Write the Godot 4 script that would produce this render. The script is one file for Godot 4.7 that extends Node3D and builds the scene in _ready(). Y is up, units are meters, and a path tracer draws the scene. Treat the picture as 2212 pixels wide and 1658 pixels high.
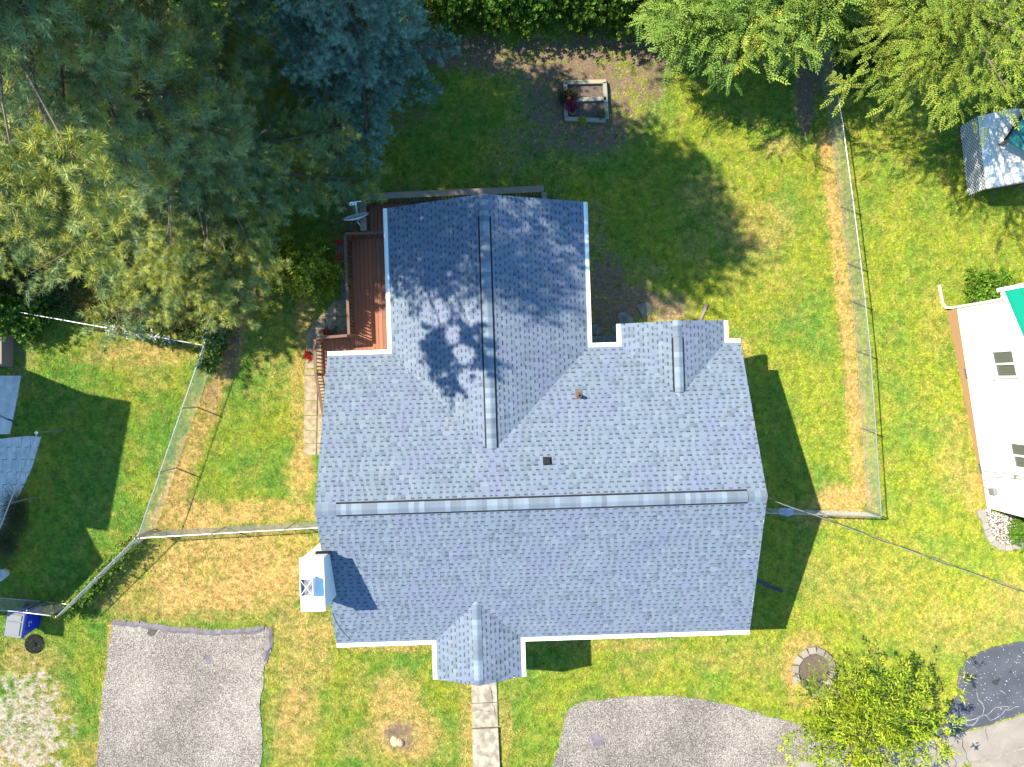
extends Node3D
# A small ranch house with a grey shingle roof, seen from a drone straight above: y is up, x runs to the right of the
# photograph and z towards its lower edge. Positions were read as pixels of a 2212 pixel wide copy of the photograph and
# turned into metres with gp(): the height of the thing under the pixel gives its distance.

const EYE := 25.0
const FOCAL := 1535.2
const TURN := 0.0323          # how far the house is turned
const LEAN := 0.43            # rise of the roofs over their run
const EAVE := 3.2

var M := {}                   # materials
var rng := RandomNumberGenerator.new()
var taken := {}
var noise_a := FastNoiseLite.new()
var noise_b := FastNoiseLite.new()

# ---------------------------------------------------------------- helpers
func gp(x: float, y: float, h := 0.0) -> Vector3:
	var s := (EYE - h) / FOCAL
	return Vector3((x - 1106.0) * s, h, (y - 829.0) * s)

func lin(r: float, g: float, b: float) -> Color:
	return Color(r, g, b).linear_to_srgb()

func mat(key: String, c: Color, rough := 0.85, metal := 0.0, vertex := false) -> StandardMaterial3D:
	var m := StandardMaterial3D.new()
	m.resource_name = key
	m.albedo_color = c
	m.roughness = rough
	m.metallic = metal
	m.vertex_color_use_as_albedo = vertex
	m.cull_mode = BaseMaterial3D.CULL_DISABLED
	M[key] = m
	return m

func leafy(key: String, rough := 0.6, back := Color(0.1, 0.14, 0.01)) -> void:
	var m := mat(key, Color.WHITE, rough, 0.0, true)
	m.backlight_enabled = true
	m.backlight = back
	m.metallic_specular = 0.3

func speckle(size: int, lo: Color, hi: Color, fine: float, coarse: float, n_seed: int, period: float) -> ImageTexture:
	# grains and soft patches of one material between two colours
	var r := RandomNumberGenerator.new()
	r.seed = n_seed
	var n := FastNoiseLite.new()
	n.seed = n_seed
	n.frequency = period
	n.fractal_octaves = 4
	var patches := n.get_seamless_image(size, size)
	var bytes := PackedByteArray()
	bytes.resize(size * size * 3)
	for i in size * size:
		var p := patches.get_pixel(i % size, i / size).r - 0.5
		var t := clampf(0.5 + p * coarse + (r.randf() - 0.5) * fine, 0.0, 1.0)
		bytes[i * 3] = int(255.0 * lerpf(lo.r, hi.r, t))
		bytes[i * 3 + 1] = int(255.0 * lerpf(lo.g, hi.g, t))
		bytes[i * 3 + 2] = int(255.0 * lerpf(lo.b, hi.b, t))
	return ImageTexture.create_from_image(Image.create_from_data(size, size, false, Image.FORMAT_RGB8, bytes))

func grained(key: String, tex: Texture2D, metres: float, rough := 0.9, relief := 0.0) -> void:
	var m := mat(key, Color.WHITE, rough)
	m.albedo_texture = tex
	m.uv1_triplanar = true
	m.uv1_world_triplanar = true
	m.uv1_scale = Vector3.ONE / metres

func numbered(called: String) -> String:
	var n: int = taken.get(called, 0)
	taken[called] = n + 1
	return called if n == 0 else "%s_%03d" % [called, n]

func tag(o: Node3D, label: String, category: String, group := "", kind := "") -> Node3D:
	o.set_meta("label", label)
	if category: o.set_meta("category", category)
	if group: o.set_meta("group", group)
	if kind: o.set_meta("kind", kind)
	return o

func thing(called: String, label: String, category: String, at := Vector3.ZERO, turn := 0.0, group := "") -> Node3D:
	var o := Node3D.new()
	o.name = numbered(called)
	add_child(o, true)
	o.position = at
	o.rotation.y = turn
	return tag(o, label, category, group)

func begin() -> SurfaceTool:
	var st := SurfaceTool.new()
	st.begin(Mesh.PRIMITIVE_TRIANGLES)
	st.set_smooth_group(-1)
	return st

func done(called: String, st: SurfaceTool, m: Material, parent: Node = null) -> MeshInstance3D:
	st.generate_normals()
	var o := MeshInstance3D.new()
	o.mesh = st.commit()
	o.material_override = m
	if parent == null:
		o.name = numbered(called)
		add_child(o, true)
	else:
		o.name = called
		parent.add_child(o, true)
	return o

func ground_part(called: String, st: SurfaceTool, m: Material, label := "") -> MeshInstance3D:
	var o := done(called, st, m)
	o.set_meta("kind", "structure")
	if label: o.set_meta("label", label)
	return o

func tri(st: SurfaceTool, a: Vector3, b: Vector3, c: Vector3) -> void:
	st.add_vertex(a); st.add_vertex(b); st.add_vertex(c)

func quad(st: SurfaceTool, a: Vector3, b: Vector3, c: Vector3, d: Vector3) -> void:
	tri(st, a, b, c); tri(st, a, c, d)

func box(st: SurfaceTool, c: Vector3, s: Vector3, b := Basis(), top := 1.0, chamfer := 0.0) -> void:
	# a block with its centre at c; top scales the upper face, chamfer bevels the rim of the upper face
	var h := s * 0.5
	var rings := [[-h.y, 1.0, 0.0], [h.y - chamfer, top, 0.0]]
	if chamfer > 0.0:
		rings.append([h.y, top, chamfer])
	var loops := []
	for r in rings:
		var x: float = h.x * r[1] - r[2]
		var z: float = h.z * r[1] - r[2]
		loops.append([c + b * Vector3(-x, r[0], -z), c + b * Vector3(x, r[0], -z), c + b * Vector3(x, r[0], z), c + b * Vector3(-x, r[0], z)])
	for k in loops.size() - 1:
		for i in 4:
			quad(st, loops[k][i], loops[k + 1][i], loops[k + 1][(i + 1) % 4], loops[k][(i + 1) % 4])
	var l: Array = loops[-1]
	quad(st, l[0], l[3], l[2], l[1])
	l = loops[0]
	quad(st, l[0], l[1], l[2], l[3])

func beam(st: SurfaceTool, a: Vector3, b: Vector3, wide: float, high: float) -> void:
	# a straight timber from a to b
	var d := (b - a).normalized()
	var side := d.cross(Vector3.UP)
	if side.length() < 0.01: side = Vector3.RIGHT
	side = side.normalized()
	var up := side.cross(d).normalized()
	box(st, (a + b) * 0.5, Vector3(wide, high, a.distance_to(b)), Basis(side, up, -d))

func tube(st: SurfaceTool, pts: Array, radii, sides := 6) -> void:
	var loops := []
	for i in pts.size():
		var d: Vector3 = (pts[mini(i + 1, pts.size() - 1)] - pts[maxi(i - 1, 0)]).normalized()
		var x := d.cross(Vector3(0.31, 0.2, 0.93)).normalized()
		var y := d.cross(x)
		var r: float = radii[i] if radii is Array else radii
		var l := []
		for k in sides:
			var a := TAU * k / sides
			l.append(pts[i] + (x * cos(a) + y * sin(a)) * r)
		loops.append(l)
	for i in loops.size() - 1:
		for k in sides:
			quad(st, loops[i][k], loops[i + 1][k], loops[i + 1][(k + 1) % sides], loops[i][(k + 1) % sides])
	for e in [0, loops.size() - 1]:
		for k in range(1, sides - 1):
			tri(st, loops[e][0], loops[e][k], loops[e][k + 1])

func lathe(st: SurfaceTool, at: Vector3, profile: Array, sides := 14, b := Basis()) -> void:
	for i in profile.size() - 1:
		for k in sides:
			var a := TAU * k / sides
			var c := TAU * (k + 1) / sides
			var p: Vector2 = profile[i]
			var q: Vector2 = profile[i + 1]
			quad(st, at + b * Vector3(p.x * cos(a), p.y, p.x * sin(a)), at + b * Vector3(q.x * cos(a), q.y, q.x * sin(a)),
				at + b * Vector3(q.x * cos(c), q.y, q.x * sin(c)), at + b * Vector3(p.x * cos(c), p.y, p.x * sin(c)))

func slab(st: SurfaceTool, poly: PackedVector2Array, y0: float, y1: float) -> void:
	# a sheet with the outline poly (x, z) and upright edges
	var t := Geometry2D.triangulate_polygon(poly)
	for i in range(0, t.size(), 3):
		tri(st, Vector3(poly[t[i]].x, y1, poly[t[i]].y), Vector3(poly[t[i + 1]].x, y1, poly[t[i + 1]].y), Vector3(poly[t[i + 2]].x, y1, poly[t[i + 2]].y))
	for i in poly.size():
		var a := poly[i]
		var b := poly[(i + 1) % poly.size()]
		quad(st, Vector3(a.x, y0, a.y), Vector3(b.x, y0, b.y), Vector3(b.x, y1, b.y), Vector3(a.x, y1, a.y))

func outline(px: Array, rough := 0.0, step := 0.25) -> PackedVector2Array:
	# pixel corners to metres; rough > 0 breaks the edges up
	var out := PackedVector2Array()
	for i in px.size():
		var a := gp(px[i][0], px[i][1])
		var b := gp(px[(i + 1) % px.size()][0], px[(i + 1) % px.size()][1])
		var n := 1 if rough == 0.0 else maxi(1, int(a.distance_to(b) / step))
		for k in n:
			var p := a.lerp(b, float(k) / n)
			out.append(Vector2(p.x, p.z) + Vector2(rng.randf_range(-1, 1), rng.randf_range(-1, 1)) * rough)
	return out

func many(called: String, mesh: Mesh, m: Material, spots: Array, tints: PackedColorArray, parent: Node = null) -> MultiMeshInstance3D:
	var mm := MultiMesh.new()
	mm.transform_format = MultiMesh.TRANSFORM_3D
	mm.use_colors = true
	mm.mesh = mesh
	mm.instance_count = spots.size()
	for i in spots.size():
		mm.set_instance_transform(i, spots[i])
		mm.set_instance_color(i, tints[i])
	var o := MultiMeshInstance3D.new()
	o.multimesh = mm
	o.material_override = m
	o.set_meta("kind", "stuff")
	o.name = called if parent else numbered(called)
	(parent if parent else self).add_child(o, true)
	return o

func towards(d: Vector3, spin := 0.0) -> Basis:
	# a basis whose y axis points along d
	var y := d.normalized()
	var x := y.cross(Vector3(0.3, 0.1, 0.95) if absf(y.z) < 0.9 else Vector3.RIGHT).normalized()
	return Basis(x, y, x.cross(y)).rotated(y, spin)

func anywhere() -> Vector3:
	var v := Vector3(rng.randfn(), rng.randfn(), rng.randfn())
	return v.normalized()

# ---------------------------------------------------------------- start
func _ready() -> void:
	rng.seed = 7
	noise_a.seed = 3
	noise_a.frequency = 0.35
	noise_a.fractal_octaves = 4
	noise_b.seed = 11
	noise_b.frequency = 2.2
	noise_b.fractal_octaves = 3
	light_and_camera()
	materials()
	ground()
	paved()
	house()
	deck()
	fences()
	trees()
	shrubs()
	neighbours()
	garden_things()
	grass()

func light_and_camera() -> void:
	var cam := Camera3D.new()
	cam.name = "camera"
	cam.fov = 56.73
	cam.far = 600.0
	cam.current = true
	add_child(cam)
	cam.look_at_from_position(Vector3(0, EYE, 0), Vector3.ZERO, Vector3(0, 0, -1))
	var sun := DirectionalLight3D.new()
	sun.name = "sun"
	sun.light_color = Color(1.0, 0.955, 0.86)
	sun.light_energy = 1.45
	sun.light_angular_distance = 0.5
	sun.shadow_enabled = true
	add_child(sun)
	sun.look_at_from_position(Vector3.ZERO, Vector3(0.744, -1.0, 0.296), Vector3.UP)
	var sky := ProceduralSkyMaterial.new()
	sky.sky_top_color = lin(0.108, 0.25, 0.46)
	sky.sky_horizon_color = lin(0.26, 0.37, 0.48)
	sky.sky_curve = 0.12
	sky.ground_bottom_color = lin(0.06, 0.07, 0.04)
	sky.ground_horizon_color = lin(0.15, 0.19, 0.2)
	var e := Environment.new()
	e.background_mode = Environment.BG_SKY
	e.sky = Sky.new()
	e.sky.sky_material = sky
	e.tonemap_mode = Environment.TONE_MAPPER_LINEAR
	e.tonemap_exposure = 2.8
	e.sdfgi_enabled = true
	e.ssao_enabled = true
	e.ssil_enabled = true
	var w := WorldEnvironment.new()
	w.name = "world_environment"
	w.environment = e
	add_child(w)

func materials() -> void:
	mat("shingle", Color.WHITE, 0.92, 0.0, true)
	mat("roof_felt", lin(0.13, 0.13, 0.135), 0.9)
	mat("white_paint", lin(0.78, 0.77, 0.74), 0.45)
	mat("siding", lin(0.74, 0.74, 0.72), 0.5)
	mat("chase", lin(0.76, 0.77, 0.78), 0.4)
	mat("black_metal", lin(0.018, 0.019, 0.024), 0.8).metallic_specular = 0.2
	mat("pipe_brown", lin(0.10, 0.075, 0.07), 0.6)
	mat("galvanised", lin(0.36, 0.37, 0.39), 0.42, 0.7)
	mat("wire", lin(0.42, 0.43, 0.44), 0.45, 0.5)
	mat("blue_plastic", lin(0.008, 0.03, 0.5), 0.35)
	mat("grey_plastic", lin(0.17, 0.175, 0.19), 0.3)
	mat("dark_plastic", lin(0.011, 0.014, 0.013), 0.9).metallic_specular = 0.2
	mat("white_plastic", lin(0.72, 0.73, 0.75), 0.5)
	mat("blue_black_pipe", lin(0.012, 0.016, 0.07), 0.4)
	mat("tan_paint", lin(0.34, 0.2, 0.1), 0.8)
	mat("green_metal", lin(0.0, 0.22, 0.135), 0.45)
	mat("teal_metal", lin(0.015, 0.14, 0.13), 0.5)
	mat("shed_roof", lin(0.74, 0.72, 0.69), 0.5)
	mat("shed_wall", lin(0.16, 0.13, 0.1), 0.8)
	mat("purple_door", lin(0.08, 0.065, 0.14), 0.6)
	mat("dark_glass", lin(0.1, 0.11, 0.1), 0.12)
	mat("dish", lin(0.4, 0.42, 0.45), 0.5)
	mat("cable_dark", lin(0.03, 0.03, 0.03), 0.6)
	mat("cable_light", lin(0.3, 0.3, 0.29), 0.5, 0.4)
	mat("rail_brown", lin(0.13, 0.072, 0.05), 0.8)
	mat("rail_grey", lin(0.2, 0.16, 0.13), 0.85)
	mat("baluster", lin(0.11, 0.055, 0.038), 0.8)
	mat("old_wood", Color.WHITE, 0.9, 0.0, true)
	mat("boards", Color.WHITE, 0.75, 0.0, true)
	mat("stone", Color.WHITE, 0.95, 0.0, true)
	mat("bark", lin(0.13, 0.1, 0.08), 0.95)
	mat("pale_bark", lin(0.28, 0.24, 0.19), 0.9)
	mat("terracotta", lin(0.32, 0.13, 0.06), 0.85)
	mat("planter", lin(0.2, 0.13, 0.07), 0.7)
	mat("pink_hose", lin(0.4, 0.34, 0.28), 0.6)
	mat("pole_blue", lin(0.25, 0.36, 0.6), 0.5)
	leafy("needles", 0.55, Color(0.26, 0.36, 0.17))
	leafy("leaves", 0.5, Color(0.16, 0.2, 0.02))
	leafy("blades", 0.65, Color(0.05, 0.07, 0.01))
	leafy("petals", 0.6, Color(0.2, 0.02, 0.02))
	grained("asphalt", speckle(1024, lin(0.05, 0.045, 0.042), lin(0.36, 0.322, 0.295), 1.3, 0.5, 5, 0.006), 18.0)
	grained("asphalt_edge", speckle(512, lin(0.055, 0.05, 0.062), lin(0.23, 0.2, 0.23), 1.2, 0.8, 15, 0.02), 4.0)
	grained("sealed_asphalt", speckle(1024, lin(0.04, 0.043, 0.056), lin(0.078, 0.081, 0.102), 0.5, 0.8, 6, 0.009), 8.0, 0.7)
	grained("road_concrete", speckle(1024, lin(0.14, 0.124, 0.108), lin(0.31, 0.278, 0.245), 0.55, 0.5, 8, 0.008), 8.0)
	grained("road_stain", speckle(512, lin(0.14, 0.12, 0.1), lin(0.29, 0.25, 0.22), 0.8, 1.0, 9, 0.03), 4.0)
	grained("concrete", speckle(512, lin(0.17, 0.15, 0.12), lin(0.35, 0.31, 0.25), 0.4, 1.7, 10, 0.012), 2.5)
	grained("patio_stone", speckle(512, lin(0.17, 0.13, 0.08), lin(0.31, 0.255, 0.17), 0.4, 1.3, 12, 0.015), 2.2)
	grained("slate_paver", speckle(512, lin(0.08, 0.085, 0.08), lin(0.2, 0.2, 0.18), 0.4, 1.2, 13, 0.015), 2.2)
	grained("pale_slab", speckle(512, lin(0.4, 0.42, 0.46), lin(0.6, 0.62, 0.66), 0.25, 1.2, 16, 0.015), 3.0)
	grained("soil", speckle(512, lin(0.05, 0.038, 0.03), lin(0.15, 0.115, 0.09), 1.0, 1.0, 14, 0.03), 1.5)
	grained("cracks", speckle(256, lin(0.03, 0.028, 0.025), lin(0.1, 0.09, 0.08), 1.0, 1.0, 19, 0.03), 1.5)
	grained("sealant", speckle(256, lin(0.3, 0.3, 0.3), lin(0.6, 0.6, 0.58), 1.0, 1.0, 20, 0.03), 1.5)

# ---------------------------------------------------------------- the lawn: what grows where
const MW := 1280
const MH := 960
const MAPX := 24.0            # half the width of the map in metres
const MAPZ := 18.0
var w_dry := PackedFloat32Array()
var w_dirt := PackedFloat32Array()
var w_pale := PackedFloat32Array()
var bare := PackedByteArray()  # 1 where nothing grows

func spot(into: PackedFloat32Array, x: float, y: float, rx: float, ry: float, amount: float) -> void:
	# a patch round a pixel of the photograph, radii in pixels; kept at a quarter of the map's size
	var c := gp(x, y)
	var r := Vector2(rx, ry) / 61.4
	var k := MW / 4
	var x0 := maxi(0, int((c.x - r.x * 1.6 + MAPX) / (2.0 * MAPX) * k))
	var x1 := mini(k - 1, int((c.x + r.x * 1.6 + MAPX) / (2.0 * MAPX) * k))
	var y0 := maxi(0, int((c.z - r.y * 1.6 + MAPZ) / (2.0 * MAPZ) * (MH / 4)))
	var y1 := mini(MH / 4 - 1, int((c.z + r.y * 1.6 + MAPZ) / (2.0 * MAPZ) * (MH / 4)))
	for j in range(y0, y1 + 1):
		for i in range(x0, x1 + 1):
			var px := (i + 0.5) / k * 2.0 * MAPX - MAPX
			var pz := (j + 0.5) / (MH / 4) * 2.0 * MAPZ - MAPZ
			var d := Vector2((px - c.x) / r.x, (pz - c.z) / r.y).length()
			if d < 1.6:
				into[j * k + i] = maxf(into[j * k + i], amount * (1.0 - smoothstep(0.55, 1.6, d)))

func trail(into: PackedFloat32Array, pts: Array, wide: float, amount: float) -> void:
	for i in pts.size() - 1:
		var a := Vector2(pts[i][0], pts[i][1])
		var b := Vector2(pts[i + 1][0], pts[i + 1][1])
		var n := maxi(1, int(a.distance_to(b) / (wide * 0.5)))
		for k in n + 1:
			var p := a.lerp(b, float(k) / n)
			spot(into, p.x, p.y, wide * rng.randf_range(0.75, 1.2), wide * rng.randf_range(0.75, 1.2), amount)

func clear(poly: PackedVector2Array) -> void:
	var lo := poly[0]
	var hi := poly[0]
	for p in poly:
		lo = lo.min(p)
		hi = hi.max(p)
	for j in range(maxi(0, int((lo.y + MAPZ) / (2.0 * MAPZ) * MH)), mini(MH, int((hi.y + MAPZ) / (2.0 * MAPZ) * MH) + 1)):
		for i in range(maxi(0, int((lo.x + MAPX) / (2.0 * MAPX) * MW)), mini(MW, int((hi.x + MAPX) / (2.0 * MAPX) * MW) + 1)):
			var p := Vector2((i + 0.5) / MW * 2.0 * MAPX - MAPX, (j + 0.5) / MH * 2.0 * MAPZ - MAPZ)
			if Geometry2D.is_point_in_polygon(p, poly):
				bare[j * MW + i] = 1

func growth(x: float, z: float) -> Array:
	# [colour of the plants, how bare the soil is] at a place on the lawn
	var k := MW / 4
	var i := clampi(int((x + MAPX) / (2.0 * MAPX) * k), 0, k - 1)
	var j := clampi(int((z + MAPZ) / (2.0 * MAPZ) * (MH / 4)), 0, MH / 4 - 1)
	var at := j * k + i
	var n := noise_a.get_noise_2d(x, z)
	var f := noise_b.get_noise_2d(x, z)
	var wd := w_dry[at]
	var dry := clampf(wd * 1.05 + (n * 0.5 + f * 0.6) * (0.3 + wd * 0.7) - 0.05, 0.0, 1.0)
	var dirt := clampf(w_dirt[at] * 1.3 + (f * 0.8 + n * 0.4) * w_dirt[at] * 1.1 - 0.12, 0.0, 1.0)
	var pale := clampf((w_pale[at] * 1.6 + f * 1.5 + n * 0.4 - 0.55) * 2.0, 0.0, 1.0) if w_pale[at] > 0.02 else 0.0
	var lush := clampf(0.5 + n * 1.1 - x * 0.02, 0.0, 1.0)
	var c := Color(0.25, 0.295, 0.02).lerp(Color(0.1, 0.23, 0.022), lush)
	c = c.lerp(Color(0.06, 0.15, 0.014), clampf(-f * 1.3 - 0.05, 0.0, 0.55))
	c = c.lerp(Color(0.33, 0.3, 0.05), clampf(noise_b.get_noise_2d(x * 0.6 + 40.0, z * 0.6) * 1.4 - 0.1, 0.0, 0.5))
	c = c.lerp(Color(0.42, 0.275, 0.09), dry)
	return [c, dirt, pale, dry]

func ground() -> void:
	w_dry.resize(MW * MH / 16)
	w_dirt.resize(MW * MH / 16)
	w_pale.resize(MW * MH / 16)
	bare.resize(MW * MH)
	# straw coloured grass
	trail(w_dry, [[1785, 300], [1800, 420], [1814, 547], [1835, 740], [1848, 895], [1862, 1068]], 17, 0.95)
	for a in [[1820, 1085, 55, 35, 0.85], [1760, 1110, 60, 25, 0.5], [470, 1240, 190, 85, 0.95], [330, 1290, 90, 50, 0.75], [600, 1200, 90, 70, 0.9], [640, 1370, 60, 60, 0.55],
			[420, 1120, 80, 40, 0.85], [560, 1105, 130, 26, 0.9], [640, 1420, 70, 90, 0.55], [640, 1560, 50, 110, 0.65], [700, 1400, 25, 80, 0.6], [850, 1520, 60, 60, 0.7], [870, 1590, 75, 60, 0.8],
			[760, 1480, 40, 60, 0.3], [800, 1610, 80, 30, 0.35], [1010, 1560, 18, 110, 0.6], [1090, 1590, 16, 90, 0.45], [1745, 1395, 45, 30, 0.9], [1715, 1450, 24, 55, 0.85], [1740, 1515, 40, 25, 0.7],
			[1840, 1250, 110, 70, 0.3], [1950, 1300, 120, 80, 0.28], [2060, 1350, 110, 60, 0.35], [2180, 1300, 80, 60, 0.35], [1530, 420, 70, 40, 0.3], [1625, 490, 80, 60, 0.45], [1500, 540, 40, 40, 0.3],
			[1680, 320, 45, 20, 0.4], [1640, 600, 90, 60, 0.2], [1560, 1420, 70, 30, 0.3], [1400, 1450, 70, 30, 0.25], [1640, 1430, 70, 40, 0.3], [2020, 700, 30, 70, 0.25], [2080, 950, 40, 90, 0.3],
			[2105, 1060, 25, 50, 0.6], [2060, 1010, 40, 50, 0.35], [300, 765, 120, 32, 0.6], [330, 820, 60, 26, 0.35], [660, 690, 22, 60, 0.75], [648, 850, 18, 130, 0.7], [650, 1020, 24, 60, 0.75], [600, 760, 45, 120, 0.25],
			[520, 640, 40, 50, 0.3], [330, 690, 150, 50, 0.45], [60, 1420, 70, 40, 0.5], [110, 1540, 50, 70, 0.4], [40, 1640, 80, 40, 0.7], [180, 1640, 40, 40, 0.55], [2085, 1472, 16, 14, 0.9], [1940, 1200, 60, 40, 0.2],
			[1330, 1395, 120, 12, 0.5], [820, 1400, 90, 10, 0.6], [1600, 760, 26, 30, 0.55], [1450, 690, 60, 20, 0.5], [1500, 830, 100, 100, 0.1]]:
		spot(w_dry, a[0], a[1], a[2], a[3], a[4])
	trail(w_dry, [[520, 690], [500, 760], [455, 860], [420, 960], [385, 1050], [345, 1130]], 22, 0.85)
	trail(w_dry, [[320, 1180], [280, 1230], [220, 1300]], 22, 0.5)
	trail(w_dry, [[240, 1350], [230, 1480], [210, 1650]], 7, 0.7)
	# bare earth and leaf litter
	trail(w_dirt, [[945, 110], [1050, 120], [1180, 130], [1300, 110], [1420, 110]], 42, 0.95)
	for a in [[1260, 225, 125, 105, 1.0], [1290, 280, 70, 45, 0.95], [1180, 200, 60, 50, 0.8], [1120, 310, 70, 45, 0.6], [1090, 360, 60, 30, 0.5], [1180, 140, 120, 50, 0.9], [1210, 350, 60, 40, 0.4], [1380, 170, 60, 60, 0.85],
			[1310, 640, 50, 90, 0.95], [1360, 650, 60, 45, 0.9], [1430, 660, 70, 30, 0.8], [1290, 500, 25, 80, 0.6], [1380, 590, 60, 30, 0.5], [1580, 110, 45, 40, 0.6], [865, 1590, 36, 32, 0.8], [770, 480, 60, 60, 0.6],
			[500, 720, 18, 90, 0.85], [455, 840, 14, 60, 0.55], [530, 640, 40, 40, 0.7], [820, 240, 120, 60, 0.5], [740, 320, 40, 120, 0.7], [1740, 200, 22, 90, 0.95], [1760, 150, 25, 60, 0.9], [140, 560, 200, 100, 0.35],
			[1755, 1400, 22, 14, 0.5], [1280, 700, 30, 60, 1.0], [860, 620, 60, 90, 0.5], [1000, 420, 200, 30, 0.35], [40, 780, 40, 60, 0.5], [310, 1150, 26, 12, 0.6]]:
		spot(w_dirt, a[0], a[1], a[2], a[3], a[4])
	for a in [[55, 1570, 65, 100, 1.0], [80, 1500, 35, 40, 0.6], [60, 1650, 70, 50, 0.7], [150, 1590, 14, 40, 0.35]]:
		spot(w_pale, a[0], a[1], a[2], a[3], a[4])
	var r := RandomNumberGenerator.new()
	r.seed = 21
	var bytes := PackedByteArray()
	bytes.resize(MW * MH * 3)
	for j in MH:
		var z := (j + 0.5) / MH * 2.0 * MAPZ - MAPZ
		for i in MW:
			var x := (i + 0.5) / MW * 2.0 * MAPX - MAPX
			var g := growth(x, z)
			var c: Color = g[0].lerp(Color(0.12, 0.09, 0.045), 0.2)
			var u := r.randf()
			c = c.lerp(Color(0.2, 0.14, 0.085) if u < 0.12 else Color(0.12, 0.083, 0.056), g[1])
			if g[2] > 0.0 and u < g[2]:
				c = Color(0.27, 0.25, 0.22) if u < 0.6 else Color(0.22, 0.17, 0.11)
			c *= r.randf_range(0.72, 1.28)
			c = c.clamp().linear_to_srgb()
			var at := (j * MW + i) * 3
			bytes[at] = int(c.r * 255.0)
			bytes[at + 1] = int(c.g * 255.0)
			bytes[at + 2] = int(c.b * 255.0)
	var m := mat("lawn", Color.WHITE, 0.95)
	m.albedo_texture = ImageTexture.create_from_image(Image.create_from_data(MW, MH, false, Image.FORMAT_RGB8, bytes))
	m.texture_repeat = false
	grained("far_grass", speckle(512, lin(0.08, 0.1, 0.015), lin(0.16, 0.19, 0.025), 0.8, 1.2, 30, 0.02), 9.0)
	var mesh := ArrayMesh.new()
	var st := SurfaceTool.new()
	st.begin(Mesh.PRIMITIVE_TRIANGLES)
	st.set_normal(Vector3.UP)
	for c in [[-1, -1], [1, -1], [1, 1], [-1, -1], [1, 1], [-1, 1]]:
		st.set_uv(Vector2(c[0] * 0.5 + 0.5, c[1] * 0.5 + 0.5))
		st.set_normal(Vector3.UP)
		st.add_vertex(Vector3(c[0] * MAPX, 0, c[1] * MAPZ))
	st.set_material(m)
	st.commit(mesh)
	st = SurfaceTool.new()
	st.begin(Mesh.PRIMITIVE_TRIANGLES)
	var far := 250.0
	var ring := [Vector2(MAPX, MAPZ), Vector2(far, far)]
	for k in 4:
		var s0 := Vector2([-1, 1, 1, -1][k], [-1, -1, 1, 1][k])
		var s1 := Vector2([1, 1, -1, -1][k], [-1, 1, 1, -1][k])
		var q := [ring[0] * s0, ring[1] * s0, ring[1] * s1, ring[0] * s1]
		for i in [0, 1, 2, 0, 2, 3]:
			st.set_normal(Vector3.UP)
			st.add_vertex(Vector3(q[i].x, 0, q[i].y))
	st.set_material(M.far_grass)
	st.commit(mesh)
	var o := MeshInstance3D.new()
	o.name = "ground"
	o.mesh = mesh
	o.set_meta("kind", "structure")
	add_child(o)

func grass() -> void:
	# mown lawn: tufts of blades, each tuft the colour of its place
	var st := SurfaceTool.new()
	st.begin(Mesh.PRIMITIVE_TRIANGLES)
	var r := RandomNumberGenerator.new()
	r.seed = 40
	st.set_smooth_group(-1)
	for i in 9:
		var a := r.randf() * TAU
		var d := Vector3(cos(a), 0, sin(a))
		var root := d * r.randf_range(0.0, 0.03)
		var side := Vector3(-d.z, 0, d.x) * r.randf_range(0.005, 0.008)
		var tip := root + d * r.randf_range(0.03, 0.085) + Vector3.UP * r.randf_range(0.03, 0.075)
		for p in [root - side, root + side, tip]:
			st.set_color(Color.WHITE)
			st.add_vertex(p)
	st.generate_normals()
	var spots := []
	var tints := PackedColorArray()
	var step := 0.057
	var nx := int(39.0 / step)
	var nz := int(30.0 / step)
	for j in nz:
		for i in nx:
			var x := -19.5 + (i + r.randf()) * step
			var z := -15.0 + (j + r.randf()) * step
			if bare[clampi(int((z + MAPZ) / (2.0 * MAPZ) * MH), 0, MH - 1) * MW + clampi(int((x + MAPX) / (2.0 * MAPX) * MW), 0, MW - 1)]:
				continue
			var g := growth(x, z)
			var keep: float = (1.0 - 0.93 * g[1]) * (1.0 - 0.75 * g[2]) * (1.0 - 0.45 * g[3])
			if r.randf() > keep:
				continue
			var c: Color = g[0]
			var v := r.randf()
			if v < 0.1: c = c.lerp(Color(0.3, 0.24, 0.07), 0.6)
			elif v < 0.25: c = c.lerp(Color(0.05, 0.12, 0.01), 0.6)
			c *= r.randf_range(0.5, 1.55)
			var s := r.randf_range(0.6, 1.15) * (1.35 if r.randf() < 0.25 else 0.9)
			spots.append(Transform3D(Basis(Vector3.UP, r.randf() * TAU).scaled(Vector3(s, s * r.randf_range(0.7, 1.2), s)), Vector3(x, 0.0, z)))
			tints.append(c)
	var o := many("grass", st.commit(), M.blades, spots, tints)
	o.set_meta("label", "mown green and straw coloured grass growing on the lawns")
	o.set_meta("kind", "stuff")
	print("grass ", spots.size())

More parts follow.
